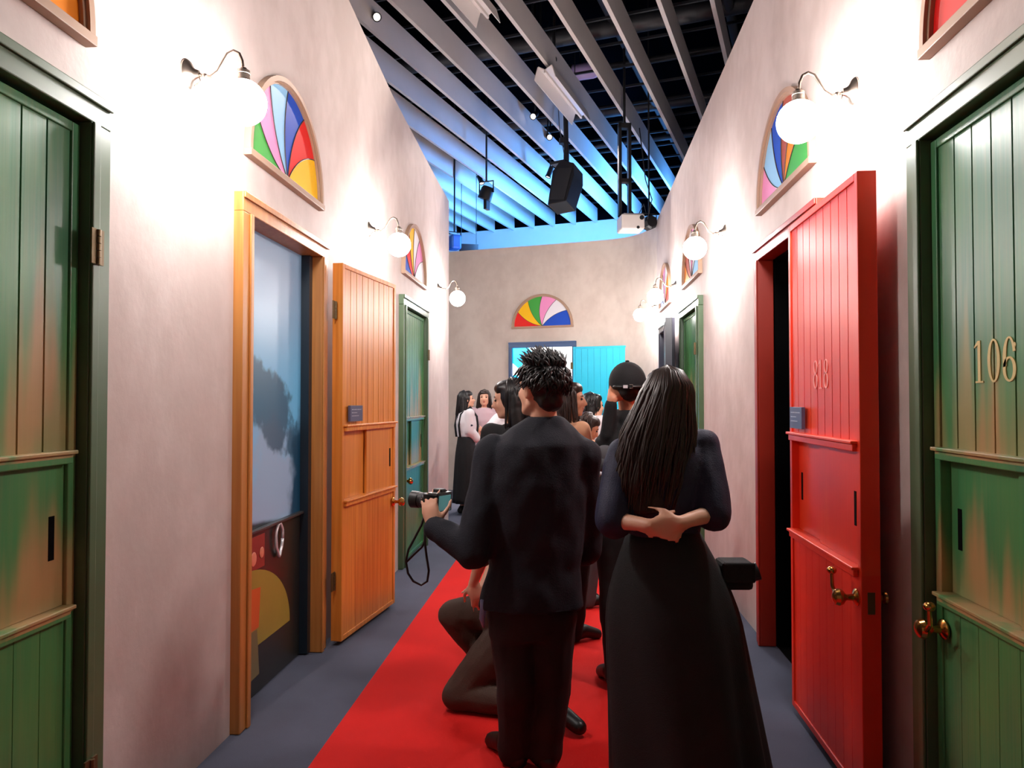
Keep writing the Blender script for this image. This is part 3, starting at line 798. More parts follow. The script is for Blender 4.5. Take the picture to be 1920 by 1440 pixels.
# bluish box light and dark box past the left wall end
p = P(852, 456, 13.3)
root = thing('stage_light', 'blue-lit stage light just past the left wall end, above the end wall', 'stage light', p, radians(30))
obj('housing', MB().box(-.10, .10, -.12, .12, -.12, .14), mat('stage_blue', (60, 120, 210), .4), root, bevel=.04)
obj('yoke', MB().tube([(-.12, 0, 0), (-.12, 0, .2), (.12, 0, .2), (.12, 0, 0)], .012, 6).tube([(0, 0, .2), (0, 0, 3.4)], .015, 6), M_black, root)
p = P(879, 464, 13.9)
root = thing('cable_box', 'dark flat box beside the blue-lit stage light', 'box', p, radians(15))
obj('casing', MB().box(-.17, .17, -.1, .1, -.09, .045), M_batten, root, bevel=.006)
obj('hanger', MB().tube([(-.14, 0, .04), (-.14, 0, 3.4)], .006, 6).tube([(.14, 0, .04), (.14, 0, 3.4)], .006, 6), M_black, root)
# small moving head at left end of the pole near the blue gap
p = P(912, 362, 11.6)
root = thing('stage_light', 'black barn-door stage light under the low hanging spotlight', 'stage light', p, radians(-20))
obj('housing', MB().lathe([(.001, .1), (.08, .1), (.10, .06), (.11, -.1), (.001, -.1)], 16, Matrix.Rotation(radians(20), 4, 'Y')), M_black, root, auto=True)
obj('barn_door', MB().box(-.02, .03, -.06, .06, -.26, -.1), M_black, root)
obj('yoke', MB().tube([(-.12, 0, 0), (-.12, 0, .18), (.12, 0, .18), (.12, 0, 0)], .012, 6).tube([(0, 0, .18), (0, 0, 3.2)], .015, 6), M_black, root)
# pinkish rolled banner seen above the slats
p = PZ(1088, 135, 6.1)
root = thing('air_duct', 'pale lilac capped duct seen in the gap above the slats', 'duct', p, radians(75))
obj('drum', MB().cap((0, -.18, 0), .11, (0, .18, 0), .11, 16), mat('duct_lilac', (170, 150, 200), .4, emit=(150, 130, 200), estr=0), root, smooth=True)
obj('collar', MB().tube([(0, .1, 0), (0, .16, 0)], .118, 16), M_batten, root, auto=True)
obj('hanger', MB().tube([(0, 0, .1), (0, 0, .6)], .01, 6), M_black, root)
#PEOPLE
# ------------------------------------------------------------------ people
def V(*a): return Vector(a)
def rotz(a): return Matrix.Rotation(a, 4, 'Z')

def head_prims(mb, Mh, female=False):
    """skull, jaw, nose, lips, ears; Mh: head frame (x right, y face, z up) at the head's centre"""
    k = .95 if female else 1.0
    mb.ell((0, -.012, .022), (.077 * k, .097, .098), Mh)
    mb.ell((0, .030, -.020), (.064 * k, .058, .082), Mh)
    mb.ell((0, .040, -.072), (.046 * k, .046, .040), Mh)
    mb.cap((-.045 * k, .0, -.055), .024, (-.018, .060, -.090), .020, M=Mh); mb.cap((.045 * k, .0, -.055), .024, (.018, .060, -.090), .020, M=Mh)
    mb.cap((0, .086, .018), .009, (0, .106, -.022), .014, M=Mh); mb.ell((-.011, .094, -.026), (.010, .010, .008), Mh); mb.ell((.011, .094, -.026), (.010, .010, .008), Mh)
    mb.ell((0, .083, -.052), (.024, .013, .010), Mh); mb.ell((0, .079, -.066), (.020, .013, .010), Mh); mb.ell((0, .074, -.094), (.017, .016, .014), Mh)
    mb.ell((-.036, .060, -.022), (.022, .024, .024), Mh); mb.ell((.036, .060, -.022), (.022, .024, .024), Mh)
    mb.cap((-.046, .068, .030), .011, (.046, .068, .030), .011, M=Mh)
    for s in (-1, 1):
        mb.ell((s * .078 * k, -.008, -.006), (.012, .022, .034), Mh); mb.ell((s * .082 * k, -.016, .008), (.011, .018, .022), Mh)

def face_parts(parent, Mh, base):
    T = Matrix.Translation(-Vector(base)) @ Mh
    for s in (-1, 1):
        obj('eye', MB().ell((s * .031, .0755, .010), (.014, .010, .0075), T), M_eye, parent, smooth=True)
        obj('eyebrow', MB().tube([(s * .017, .082, .030), (s * .033, .081, .034), (s * .050, .070, .030)], [.003, .004, .002], 6, T), M_hairdk, parent, smooth=True)
    obj('lips', MB().ell((0, .0885, -.052), (.020, .008, .005), T).ell((0, .0855, -.062), (.017, .008, .006), T), M_lip, parent, smooth=True)

def hand_prims(mb, wrist, d, nrm, side, curl=.5, spread=.12, s=1.0, thumb=.7):
    """d: direction of the fingers, nrm: out of the back of the hand, side: +1 when the thumb lies along d x nrm"""
    d = Vector(d).normalized(); nrm = Vector(nrm); nrm = (nrm - d * nrm.dot(d)).normalized(); u = d.cross(nrm) * side
    w_ = Vector(wrist)
    Mx = Matrix.Identity(4)
    for i in range(3):
        Mx[i][0] = u[i]; Mx[i][1] = d[i]; Mx[i][2] = nrm[i]; Mx[i][3] = w_[i]
    Mx = Mx @ Matrix.Scale(s, 4)
    mb.loft([((0, -.01, 0), (.026, 0, 0), (0, 0, .018)), ((.002, .03, 0), (.036, 0, 0), (0, 0, .017)), ((0, .065, 0), (.042, 0, 0), (0, 0, .014)), ((0, .088, -.002), (.041, 0, 0), (0, 0, .012))], 16, Mx)
    for i, (x, L, r) in enumerate(((.031, .070, .0085), (.010, .078, .0088), (-.011, .072, .0085), (-.031, .056, .0075))):
        p = V(x, .084, 0); a = 0; sx = (x / .031) * spread
        for k, f in enumerate((.45, .31, .24)):
            a += curl * (.55, .8, .5)[k]
            q = p + V(sx * L * f, cos(a) * L * f, -sin(a) * L * f)
            mb.cap(p, r * (1 - .1 * k), q, r * (1 - .1 * (k + 1)), 8, Mx); p = q
    p = V(.024, .018, -.006)
    for (dx, dy, dz, r0, r1) in ((.030, .026, -.010, .014, .011), (.018 * thumb, .030, -.014 * (1 + curl), .011, .0095), (.006, .024, -.012 * (1 + curl), .0095, .008)):
        q = p + V(dx, dy, dz); mb.cap(p, r0, q, r1, 8, Mx); p = q

def lock(mb, pts, r0, r1, n=5):
    k = len(pts); mb.tube(pts, [r0 + (r1 - r0) * (i / (k - 1)) ** 1.5 for i in range(k)], n)

def long_hair(parent, base, Mh, length, m, seed=0, wide=.1, sweep=(0, 0), flare=1.0, nl=90, front=115):
    rnd = random.Random(seed)
    mb = MB(); mb.ell((0, -.034, .018), (.093, .102, .112), Mh); mb.ell((0, .012, .078), (.076, .070, .048), Mh)
    o = Mh.translation
    Ry = Mh.to_3x3()
    fw = Ry @ V(0, 1, 0); fw.z = 0; fw.normalize(); rt = V(fw.y, -fw.x, 0)
    rings = []
    for i in range(7):
        t = i / 6
        c = o + V(0, 0, .03 - t * length) - fw * (.040 + .030 * t) + rt * (sweep[0] * t) + fw * (sweep[1] * t)
        wv = (.090 + (wide - .09) * min(1, t * 1.5)) * (1 if t < .7 else 1 - (t - .7) * .9) * (1 + (flare - 1) * t)
        rings.append((c, rt * wv, fw * (.085 - .045 * t)))
    mb.loft(rings, 20)
    h = blob('hair', mb, m, parent, base, .010, 4, fold=.006, fscale=22, seed=seed, stretch=(1, 1, .12))
    lb = MB()
    for k in range(nl):
        a = radians(rnd.uniform(-front, front)); r = rnd.uniform(.98, 1.05); L = length * rnd.uniform(.72, 1.04)
        pts = []
        for j in range(8):
            t = j / 7
            if t < .38:
                e = pi / 2 * (1 - t / .38)
                p = Mh @ V(sin(a) * .092 * cos(e) * r, -.034 - cos(a) * .100 * cos(e) * r, .018 + .111 * sin(e) * r)
                last = p; zz = 0
            else:
                tt = (t - .38) / .62
                q = tt * length
                p = last + V(0, 0, -L * tt) + rt * (sweep[0] * tt * L / length + sin(a) * (wide - .09) * min(1, tt * 1.5) * 1.05 * (1 if tt < .7 else 1 - (tt - .7))) - fw * (.028 * tt * cos(a)) + fw * sweep[1] * tt
                p += rt * .006 * sin(tt * 6 + k) 
            pts.append(p - Vector(base))
        lock(lb, pts, rnd.uniform(.006, .010), .002)
    obj('hair_lock', lb, m, parent, smooth=True)
    return h

def short_hair(parent, base, Mh, m, seed=0, n=900, L=(.032, .060), top=True):
    rnd = random.Random(seed)
    mb = MB(); mb.ell((0, -.022, .036), (.088, .102, .098), Mh) if top else mb.ell((0, -.03, .02), (.080, .092, .08), Mh); mb.ell((0, -.062, -.030), (.064, .046, .056), Mh)
    if top: mb.ell((0, .02, .075), (.075, .072, .052), Mh)
    for s in (-1, 1): mb.ell((s * .070, -.002, .030), (.012, .026, .030), Mh)
    blob('hair', mb, m, parent, base, .009, 3, fold=.005, fscale=30, seed=seed, stretch=(1, 1, 1))
    lb = MB(); B = Vector(base); R3 = Mh.to_3x3()
    if not top: n = 0
    for k in range(n):
        a = rnd.uniform(0, 2 * pi); e = math.asin(rnd.uniform(-.35, 1))
        d = V(cos(a) * cos(e), sin(a) * cos(e), sin(e))
        if d.y > .35 and d.z < .45: continue
        p = V(d.x * .086, -.022 + d.y * .100, .036 + d.z * .096)
        if d.z < -.1 and abs(d.x) > .6: continue
        l = rnd.uniform(*L) * (1 if d.z > 0 else .6)
        tang = V(-d.y, d.x, 0) * rnd.uniform(-.5, .5) + V(0, .25, -.55 if d.z < .6 else .1)
        q1 = p + (d * .42 + tang * .6).normalized() * l * .5; q2 = q1 + (d * .12 + tang * .9).normalized() * l * .6
        pts = [Mh @ v - B for v in (p * .95, p + d * .006, q1, q2)]
        lock(lb, pts, rnd.uniform(.006, .010), .0015)
    if n: obj('hair_lock', lb, m, parent, smooth=True)

def person(label, base, heading, H, female=True, J=None, top=None, bottom=None, hair=None, head=(0, 0, 0), voxel=.012, group=None, hands=True, face=False, skin=None, hand_kw=None, shoes=True, collar=None):
    """base: feet on the floor; heading: where the body faces, turned anticlockwise from +Y; J: joints overridden in world space"""
    base = Vector((base[0], base[1], .008)); s = H / 1.70
    root = thing('person', label, 'person', base, 0, group)
    M0 = Matrix.Translation(base) @ rotz(heading) @ Matrix.Scale(s, 4)
    sw = .165 if female else .19; hw = .092
    L = dict(pelvis=V(0, 0, .93), waist=V(0, .0, 1.07), chest=V(0, .0, 1.27), neck=V(0, -.01, 1.44), head=V(0, .015, 1.585))
    for sd, k in ((-1, 'l'), (1, 'r')):
        L.update({'sh_' + k: V(sd * sw, -.01, 1.395), 'el_' + k: V(sd * (sw + .05), -.03, 1.11), 'wr_' + k: V(sd * (sw + .05), .05, .87),
                  'hip_' + k: V(sd * hw, 0, .90), 'kn_' + k: V(sd * hw, .02, .49), 'an_' + k: V(sd * hw, -.02, .09), 'toe_' + k: V(sd * (hw + .02), .15, .03)})
    W = {k: M0 @ v for k, v in L.items()}
    if J: W.update({k: Vector(v) for k, v in J.items()})
    Rm = rotz(heading).to_3x3(); rx, ry = Rm @ V(1, 0, 0), Rm @ V(0, 1, 0)
    g = .93 if female else 1.0
    # torso rings run pelvis - waist - chest - neck whatever the pose
    def torso(k=1.0, add=0.0, z0=0, z1=9, hemflare=0):
        pts = [W['pelvis'] + (W['pelvis'] - W['waist']) * .75, W['pelvis'], W['waist'], W['waist'].lerp(W['chest'], .5), W['chest'], W['chest'].lerp(W['neck'], .62), W['neck']]
        shx = (W['sh_r'] - W['sh_l']).length / 2
        dims = [(.150, .105), (.165 if not female else .168, .112), (.140 if not female else .118, .095), (.155 if not female else .135, .105), (.172 * g, .112), (shx * .86, .092), (.062, .062)]
        out = []
        for i, (p, (a, b)) in enumerate(zip(pts, dims)):
            if i < z0 or i > z1: continue
            f = s if i not in (5,) else 1
            out.append((p, rx * (a * f + add + (hemflare if i == z0 else 0)), ry * (b * s + add + (hemflare if i == z0 else 0))))
        return out
    Mh = Matrix.Translation(W['head']) @ rotz(heading + head[0]) @ Matrix.Rotation(head[1], 4, 'X') @ Matrix.Rotation(head[2], 4, 'Y') @ Matrix.Scale(s * (.98 if female else 1.0), 4)
    # ---- body, one surface
    mb = MB(); mb.loft(torso(), 24)
    head_prims(mb, Mh, female)
    mb.cap(W['neck'] - V(0, 0, .05), .058 * s * g, Mh @ V(0, -.02, -.06), .052 * s * g)
    for k in 'lr':
        mb.cap(W['chest'].lerp(W['sh_' + k], .5) + V(0, 0, .05) * s, .05 * s, W['sh_' + k], .050 * s * g)
        mb.cap(W['sh_' + k], .048 * s * g, W['el_' + k], .038 * s * g); mb.cap(W['el_' + k], .038 * s * g, W['wr_' + k], .024 * s)
        mb.cap(W['hip_' + k], .085 * s, W['kn_' + k], .055 * s); mb.cap(W['kn_' + k], .055 * s, W['an_' + k], .036 * s)
        mb.cap(W['an_' + k] + V(0, 0, -.03) * s, .036 * s, W['toe_' + k], .028 * s)
        if hands:
            hk = dict(curl=.45)
            dd = (W['wr_' + k] - W['el_' + k]).normalized(); nn = (rx if k == 'r' else -rx)
            sd = 1 if k == 'l' else -1
            hd = dd
            if hand_kw and k in hand_kw:
                q = dict(hand_kw[k]); hd = q.pop('d', dd); nn = q.pop('n', nn); sd = q.pop('side', sd); hk.update(q)
            hand_prims(mb, W['wr_' + k], hd, nn, sd, s=s * (.92 if female else 1.0), **hk)
    body = blob('body', mb, skin or M_skin, root, base, voxel, 2)
    if face: face_parts(root, Mh, base)
    # ---- clothes
    if top:
        mb = MB(); hem = top.get('hem', 0); add = top.get('add', .014)
        R_ = torso(add=add, z0=hem, z1=5, hemflare=top.get('flare', 0))
        cpt, cx, cy = R_[-1]
        up = (W['neck'] - W['chest']).normalized()
        R_.append((cpt.lerp(W['neck'], .55), rx * (.118 * s + add * .6), ry * (.084 * s + add * .4))); R_.append((W['neck'] + up * .012, rx * (.066 * s + .006), ry * (.066 * s + .006)))
        mb.loft(R_, 28)
        sl = top.get('sleeve', 1.0); ar = top.get('arm', .014); puff = top.get('puff', 0)
        for k in 'lr':
            mb.cap(W['neck'] - V(0, 0, .045) * s + (W['sh_' + k] - W['neck']) * .12, .062 * s, W['sh_' + k] - V(0, 0, .012), .052 * s)
            a, e, b = W['sh_' + k], W['el_' + k], W['wr_' + k]
            mb.cap(W['chest'].lerp(a, .45) + V(0, 0, .05) * s, .06 * s, a, .050 * s * g + ar)
            if sl <= .5:
                mb.cap(a, .050 * s * g + ar, a.lerp(e, sl * 2), .042 * s * g + ar + puff)
            else:
                mb.cap(a, .050 * s * g + ar, e, .041 * s * g + ar + puff * .6)
                mb.cap(e, .041 * s * g + ar + puff * .6, e.lerp(b, (sl - .5) * 2 * .93), .031 * s + ar * .7 + puff)
        blob(top.get('name', 'shirt'), mb, top['m'], root, base, max(.009, voxel * .9), top.get('smooth', 3), fold=top.get('fold', .006), fscale=8, seed=top.get('seed', 1), stretch=(1, 1, .8))
    if collar:
        up = (W['head'] - W['neck']).normalized()
        rr = []
        for t, r in ((0, .088), (.35, .078), (.7, .072), (1, .070)):
            rr.append((W['neck'] + up * (-.03 + .045 * t), rx * r * s, ry * (r + .004) * s))
        obj('collar', MB().loft([(c - base, a, b) for c, a, b in rr], 24, cap=False), collar, root, smooth=True).modifiers.new('thick', 'SOLIDIFY').thickness = .006
    if bottom:
        if bottom['kind'] == 'trousers':
            mb = MB(); ad = bottom.get('add', .014)
            mb.loft(torso(add=ad * .8, z0=0, z1=2), 24)
            for k in 'lr':
                mb.cap(W['hip_' + k] + V(0, 0, .0), .090 * s + ad, W['kn_' + k], .060 * s + ad); mb.cap(W['kn_' + k], .060 * s + ad, W['an_' + k] + V(0, 0, -.03), .046 * s + ad)
            blob('trousers', mb, bottom['m'], root, base, max(.010, voxel), 3, fold=.007, fscale=9, seed=3, stretch=(1, 1, .9), after=lambda c: np.maximum(c, np.array([-99, -99, .014])))
        else:
            # skirt: pleated loft from the waist down
            z1 = bottom['z1']; r1 = bottom['r1']; n = 64; vs = []; fs = []; rows = 16
            top_c = W['waist'] + V(0, 0, .02); bot_c = Vector(bottom.get('c1', (base.x, base.y, z1))); bot_c.z = z1
            for i in range(rows + 1):
                t = i / rows
                c = top_c.lerp(bot_c, t)
                hipb = sin(min(1, t * 2.6) * pi / 2); hw_ = bottom.get('hip', .178 * s)
                a0 = (.128 * s) + (hw_ - .128 * s) * hipb; b0 = .105 * s + .022 * hipb + (hw_ - .178 * s) * .5 * hipb
                a = a0 + (r1 - hw_) * max(0, t - .1) / .9; b = b0 + (r1 * .82 - .13 * s) * max(0, t - .1) / .9
                for j in range(n):
                    th = 2 * pi * j / n
                    f = 1 + bottom.get('pleat', .05) * t * sin(th * bottom.get('np', 9) + 1.5 * sin(t * 2 + th * 2))
                    vs.append(c - base + rx * a * f * cos(th) + ry * b * f * sin(th))
            for i in range(rows):
                for j in range(n):
                    fs.append((i * n + j, (i + 1) * n + j, (i + 1) * n + (j + 1) % n, i * n + (j + 1) % n))
            sk = MB(); sk.add(vs, fs)
            o = obj('skirt', sk, bottom['m'], root, smooth=True)
            o.modifiers.new('thick', 'SOLIDIFY').thickness = -.005
            bp = W['waist'] - base
            obj('waistband', MB().loft([(bp + V(0, 0, .0), rx * (.132 * s), ry * (.109 * s)), (bp + V(0, 0, .04), rx * (.130 * s), ry * (.107 * s))], 32), bottom['m'], root, auto=True)
    if shoes:
        for k in 'lr':
            a, t = W['an_' + k] - base, W['toe_' + k] - base
            d = (t - a); d = d.normalized()
            mb = MB(); hp = a + V(0, 0, -.05) * s - V(d.x, d.y, 0) * .03
            mb.cap(hp, .043 * s, a.lerp(t, .5) , .043 * s); mb.cap(a.lerp(t, .4), .044 * s, t, .036 * s); mb.cap(a + V(0, 0, -.01), .046 * s, hp, .045 * s)
            blob('shoe', mb, M_shoe, root, (0, 0, 0), .010, 2, after=lambda c: np.maximum(c, np.array([-99, -99, .0012])))
    if hair: hair(root, base, Mh)
    return root, W, Mh

def gnd(px, d):
    p = P(px, 752, d); return (p.x, p.y)
CYAW = YAW      # heading that looks straight away from the viewpoint

# ---- man in the dark jacket, seen from behind, holding a camera out to his left
bx = gnd(1000, 3.05)
Jm = dict(
    pelvis=P(996, 1135, 3.05), waist=P(1002, 1062, 3.05), chest=P(1006, 905, 3.05), neck=P(1022, 788, 3.05), head=P(1013, 731, 3.04),
    sh_l=P(924, 852, 3.05), sh_r=P(1092, 856, 3.05),
    el_l=P(890, 1034, 2.96), wr_l=P(812, 988, 3.08),
    el_r=P(1098, 1030, 3.16), wr_r=P(1040, 1000, 3.36),
    hip_l=P(962, 1150, 3.05), hip_r=P(1032, 1150, 3.05), kn_l=P(968, 1290, 3.03), kn_r=P(1034, 1290, 3.06), an_l=P(963, 1405, 3.08), an_r=P(1024, 1412, 3.06))
ld = Vector((-sin(radians(20)), cos(radians(20)), 0))
for k, dx in (('l', -.05), ('r', .02)):
    a = Vector(Jm['an_' + k]); a.z = .09; Jm['an_' + k] = a; Jm['toe_' + k] = a + ld * .15 + V(dx, 0, -.055)
cam_ax = (-RGT * .86 + FWD * .42 + UPV * .02).normalized()        # lens direction
hand_d = (UPV * .93 - RGT * .20 + FWD * .32).normalized()
man, Wm, Mhm = person('man seen from behind in dark jacket, holding a camera out to his left', bx, CYAW + radians(6), 1.70, False, Jm,
    top=dict(m=M_navy, hem=1, add=.046, arm=.030, flare=.006, fold=.011, smooth=9, name='jacket', seed=4), bottom=dict(kind='trousers', m=M_jean, add=.020),
    hair=lambda r, b, Mh: short_hair(r, b, Mh, M_hair, 3), head=(radians(36), radians(4), 0), voxel=.008,
    hand_kw={'l': dict(d=hand_d, n=(-FWD * .9 - RGT * .3), side=1, curl=.35, spread=.18, thumb=1.0)}, collar=M_navy)
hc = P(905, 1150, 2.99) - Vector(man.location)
obj('hip_glint', MB().tube([hc + V(0, 0, .055), hc + V(.004, -.004, .02), hc + V(-.002, -.004, -.02), hc + V(.004, 0, -.055)], [.010, .014, .012, .005], 8), mat('hip_glint_blue', (120, 132, 176), .35, var=.3, scale=18), man, smooth=True)  # reflection on the jeans' back pocket, built as a pale blue sliver

# ---- the camera in his hand
Bc = P(824, 941, 3.17)
Rc = Matrix.Identity(4)
ax = cam_ax; upc = (UPV * .97 + RGT * .12 - ax * (UPV * .97 + RGT * .12).dot(ax)).normalized(); sdx = ax.cross(upc)
for i in range(3):
    Rc[i][0] = sdx[i]; Rc[i][1] = ax[i]; Rc[i][2] = upc[i]
root = thing('photo_camera', 'camera with long black lens held out by the man in the dark jacket', 'camera', Bc)
cb = MB().box(-.062, .062, -.026, .026, -.040, .038, Rc); cb.box(-.02, .02, -.02, .024, .036, .056, Rc); cb.box(-.062, -.040, -.02, .045, -.04, .036, Rc)
obj('body', cb, M_rubber, root, bevel=.005)
obj('top_plate', MB().box(-.060, .060, -.024, .024, .0385, .042, Rc), mat('camera_silver', (170, 172, 172), .3, .8), root)
obj('lens', MB().lathe([(.001, .026), (.030, .026), (.031, .05), (.029, .052), (.033, .056), (.033, .095), (.031, .097), (.035, .10), (.037, .135), (.034, .137), (.032, .13), (.001, .125)], 28, Rc @ Matrix.Rotation(-pi / 2, 4, 'X')), M_rubber, root, auto=True)
obj('lens_mark', MB().lathe([(.0334, .072), (.0336, .072), (.0336, .080), (.0334, .080)], 28, Rc @ Matrix.Rotation(-pi / 2, 4, 'X')), M_grey, root)
obj('screen', MB().box(-.050, .046, -.0285, -.026, -.034, .030, Rc), mat('camera_screen', (84, 140, 142), .25, emit=(84, 140, 142), estr=.25), root, bevel=.002)
obj('dial', MB().lathe([(.001, .038), (.009, .038), (.009, .048), (.001, .049)], 14, Rc @ Matrix.Translation((.042, 0, 0))), M_rubber, root, auto=True)
sp = [P(x, y, 3.14) - Bc for x, y in ((797, 962), (790, 985), (778, 1008), (766, 1030), (761, 1052), (765, 1075), (775, 1090), (790, 1097), (801, 1090), (804, 1070), (800, 1045), (797, 1020), (797, 985))]
obj('strap', MB().tube(sp, .005, 8), M_rubber, root, smooth=True)
sp = [P(x, y, 3.15) - Bc for x, y in ((762, 1054), (776, 1040), (791, 1026), (797, 1012))]
obj('strap', MB().tube(sp, .0045, 8), M_rubber, root, smooth=True)

# ---- woman with long dark hair, seen from behind at the right
bx = gnd(1275, 2.75)
dW = 2.75
Jw = dict(pelvis=P(1252, 1070, dW), waist=P(1243, 1000, dW), chest=P(1240, 893, dW), neck=P(1244, 815, dW), head=P(1247, 752, dW),
    sh_l=P(1168, 852, dW), sh_r=P(1318, 838, dW), el_l=P(1150, 975, dW - .10), el_r=P(1336, 962, dW - .10), wr_l=P(1218, 985, dW - .22), wr_r=P(1275, 980, dW - .22))
for k, x in (('l', 1240), ('r', 1310)):
    g_ = gnd(x, dW); Jw['hip_' + k] = P(1222 if k == 'l' else 1282, 1095, dW); Jw['an_' + k] = V(g_[0], g_[1], .09); Jw['kn_' + k] = V(g_[0] - .015, g_[1] + .02, .48); Jw['toe_' + k] = V(g_[0], g_[1] + .15, .035)
womanR, Ww, Mhw = person('woman with long dark hair, navy blouse and black skirt, back turned', bx, CYAW - radians(4), 1.62, True, Jw,
    top=dict(m=M_navy2, hem=2, add=.022, arm=.022, sleeve=.52, puff=.018, name='blouse', seed=8, fold=.009, smooth=6), bottom=dict(kind='skirt', m=M_blackcl, z1=.10, r1=.285, c1=tuple(gnd(1292, dW)) + (0,), pleat=.06, hip=.222),
    hair=lambda r, b, Mh: long_hair(r, b, Mh, .43, M_hairdk, 5, wide=.15, sweep=(-.085, 0), nl=240, front=125), head=(radians(8), radians(2), 0), voxel=.009,
    hand_kw={'l': dict(d=(RGT * .9 - UPV * .25), n=(-FWD), side=-1, curl=.5), 'r': dict(d=(-RGT * .9 - UPV * .2), n=(-FWD), side=1, curl=.5)})
pb0 = P(1378, 1076, dW + .0)
root = thing('shoulder_bag', 'black bag worn on the right hip of the long-haired woman', 'bag', pb0)
Mb = rotz(CYAW)
bb = MB().box(-.06, .055, -.05, .06, -.05, .045, Mb); bb.box(-.06, .058, -.055, .065, .02, .05, Mb)
obj('pouch', bb, M_blackcl, root, bevel=.014)
obj('lens_hood', MB().tube([Mb @ V(.05, 0, .0), Mb @ V(.085, -.005, .012)], .032, 14), M_rubber, root, auto=True)
obj('flap', MB().box(-.062, .058, -.062, -.05, -.02, .052, Mb), M_blackcl, root, bevel=.006)

# ---- woman with black hair just left of the man, face turned down to the left
bx = gnd(968, 4.3)
Jb = dict(head=P(954, 750, 4.3))
person('woman with straight black hair and lowered head beside the left shoulder of the jacketed man', bx, CYAW + radians(15), 1.60, True, Jb,
    top=dict(m=M_blackcl, hem=1, add=.02, name='sweater'), bottom=dict(kind='trousers', m=M_blackcl),
    hair=lambda r, b, Mh: long_hair(r, b, Mh, .26, M_hair, 11, wide=.095, nl=110, front=105), head=(radians(62), radians(-10), 0), voxel=.011, face=True)

# ---- woman with brown hair right of the man, in profile to the right
d4 = 4.75
bx = gnd(1066, d4)
J4 = dict(head=P(1070, 750, d4), wr_r=P(1120, 960, d4 - .1), el_r=P(1112, 900, d4))
person('woman with brown hair in profile, behind the right shoulder of the jacketed man', bx, CYAW - radians(60), 1.60, True, J4,
    top=dict(m=M_beige, hem=1, add=.016, sleeve=.35, name='top'), bottom=dict(kind='trousers', m=M_blackcl),
    hair=lambda r, b, Mh: long_hair(r, b, Mh, .24, M_hairbr, 21, wide=.10, nl=180, front=138), head=(radians(-38), radians(-3), 0), voxel=.011, face=True, skin=M_skin2)

# ---- shorter person, head bowed
d5_ = 5.5
bx = gnd(1098, d5_)
J5 = dict(head=P(1103, 803, d5_))
person('short person with bowed dark head and beige shirt, below the brown-haired woman', bx, CYAW - radians(70), 1.42, True, J5,
    top=dict(m=M_beige, hem=1, add=.014, sleeve=.4, name='shirt'), bottom=dict(kind='trousers', m=M_grey),
    hair=lambda r, b, Mh: long_hair(r, b, Mh, .13, M_hairbr, 31, wide=.09, nl=80, front=100), head=(radians(-20), radians(-28), 0), voxel=.012, face=True, skin=M_skin2)

# ---- person in white shirt with short black hair farther back
d6 = 6.6
bx = gnd(1114, d6)
person('person with black bob and white shirt, left of the raised arm of the capped man', bx, CYAW - radians(70), 1.60, True, dict(head=P(1113, 762, d6)),
    top=dict(m=M_whitecl, hem=1, add=.02, name='shirt'), bottom=dict(kind='trousers', m=M_blackcl),
    hair=lambda r, b, Mh: long_hair(r, b, Mh, .14, M_hair, 41, wide=.09, nl=80, front=105), head=(radians(5), 0, 0), voxel=.012, face=True)

# ---- man in a cap, arms raised with a phone
dC = 3.95
bx = gnd(1182, dC)
JC = dict(head=P(1176, 722, dC), neck=P(1182, 772, dC), sh_l=P(1158, 806, dC), sh_r=P(1232, 800, dC), el_l=P(1139, 816, dC - .08), wr_l=P(1147, 748, dC - .10),
          el_r=P(1245, 800, dC + .22), wr_r=P(1205, 735, dC + .26))
capman, Wc, Mhc = person('man in black cap and T-shirt raising one arm, behind the long-haired woman', bx, CYAW + radians(10), 1.72, False, JC,
    top=dict(m=M_blackcl, hem=1, add=.020, arm=.004, sleeve=.95, name='shirt'), bottom=dict(kind='trousers', m=M_blackcl),
    hair=lambda r, b, Mh: short_hair(r, b, Mh, M_hair, 51, top=False), head=(radians(-14), radians(2), 0), voxel=.010, skin=M_skin2,
    hand_kw={'l': dict(d=(UPV * .6 + RGT * .35 + FWD * .55), n=(-FWD * .8 + UPV * .4), side=1, curl=1.35)})
Bcap = Vector(capman.location)
Tc = Matrix.Translation(-Bcap) @ Mhc
rings = []
for i in range(9):
    e = pi / 2 * i / 8
    rings.append((V(0, -.014, .014 + .108 * sin(e)), V(.097 * cos(e) + .0005, 0, 0), V(0, .114 * cos(e) + .0005, 0)))
rings = [(V(0, -.014, -.02), V(.097, 0, 0), V(0, .114, 0))] + rings
cap_o = obj('cap', MB().loft(rings, 32, Tc), M_blackcl, capman, auto=True)
bv = []
for j in range(13):
    a = pi * (j / 12); bv.append((.092 * cos(a), .055 + .115 * sin(a)))
br = MB(); nb = len(bv)
br.add([(x, y, -.012 - .6 * abs(x) ** 2) for x, y in bv] + [(x, y, -.018 - .6 * abs(x) ** 2) for x, y in bv], [tuple(range(nb)), tuple(range(2 * nb - 1, nb - 1, -1))] + [(i, i + nb, (i + 1) % nb + nb, (i + 1) % nb) for i in range(nb)], Tc)
obj('brim', br, M_blackcl, cap_o)
obj('button', MB().ell((0, -.014, .124), (.01, .01, .006), Tc), M_blackcl, cap_o, smooth=True)
obj('strap', MB().tube([(.097 * sin(a) * 1.01, -.014 - .114 * cos(a) * 1.01, -.008) for a in [radians(-50 + 10 * i) for i in range(11)]], .009, 8, Tc), M_rubber, cap_o, smooth=True)
obj('label', MB().box(-.011, .011, -.002, .002, -.008, .008, Tc @ Matrix.Translation((-.020, -.137, -.006)) @ rotz(radians(-9))), M_whitecl, cap_o)
obj('buckle', MB().tube([(.0, -.139, -.014), (.016, -.138, -.014), (.016, -.138, .004), (.0, -.139, .004)], .002, 6, Tc), M_nickel, cap_o)
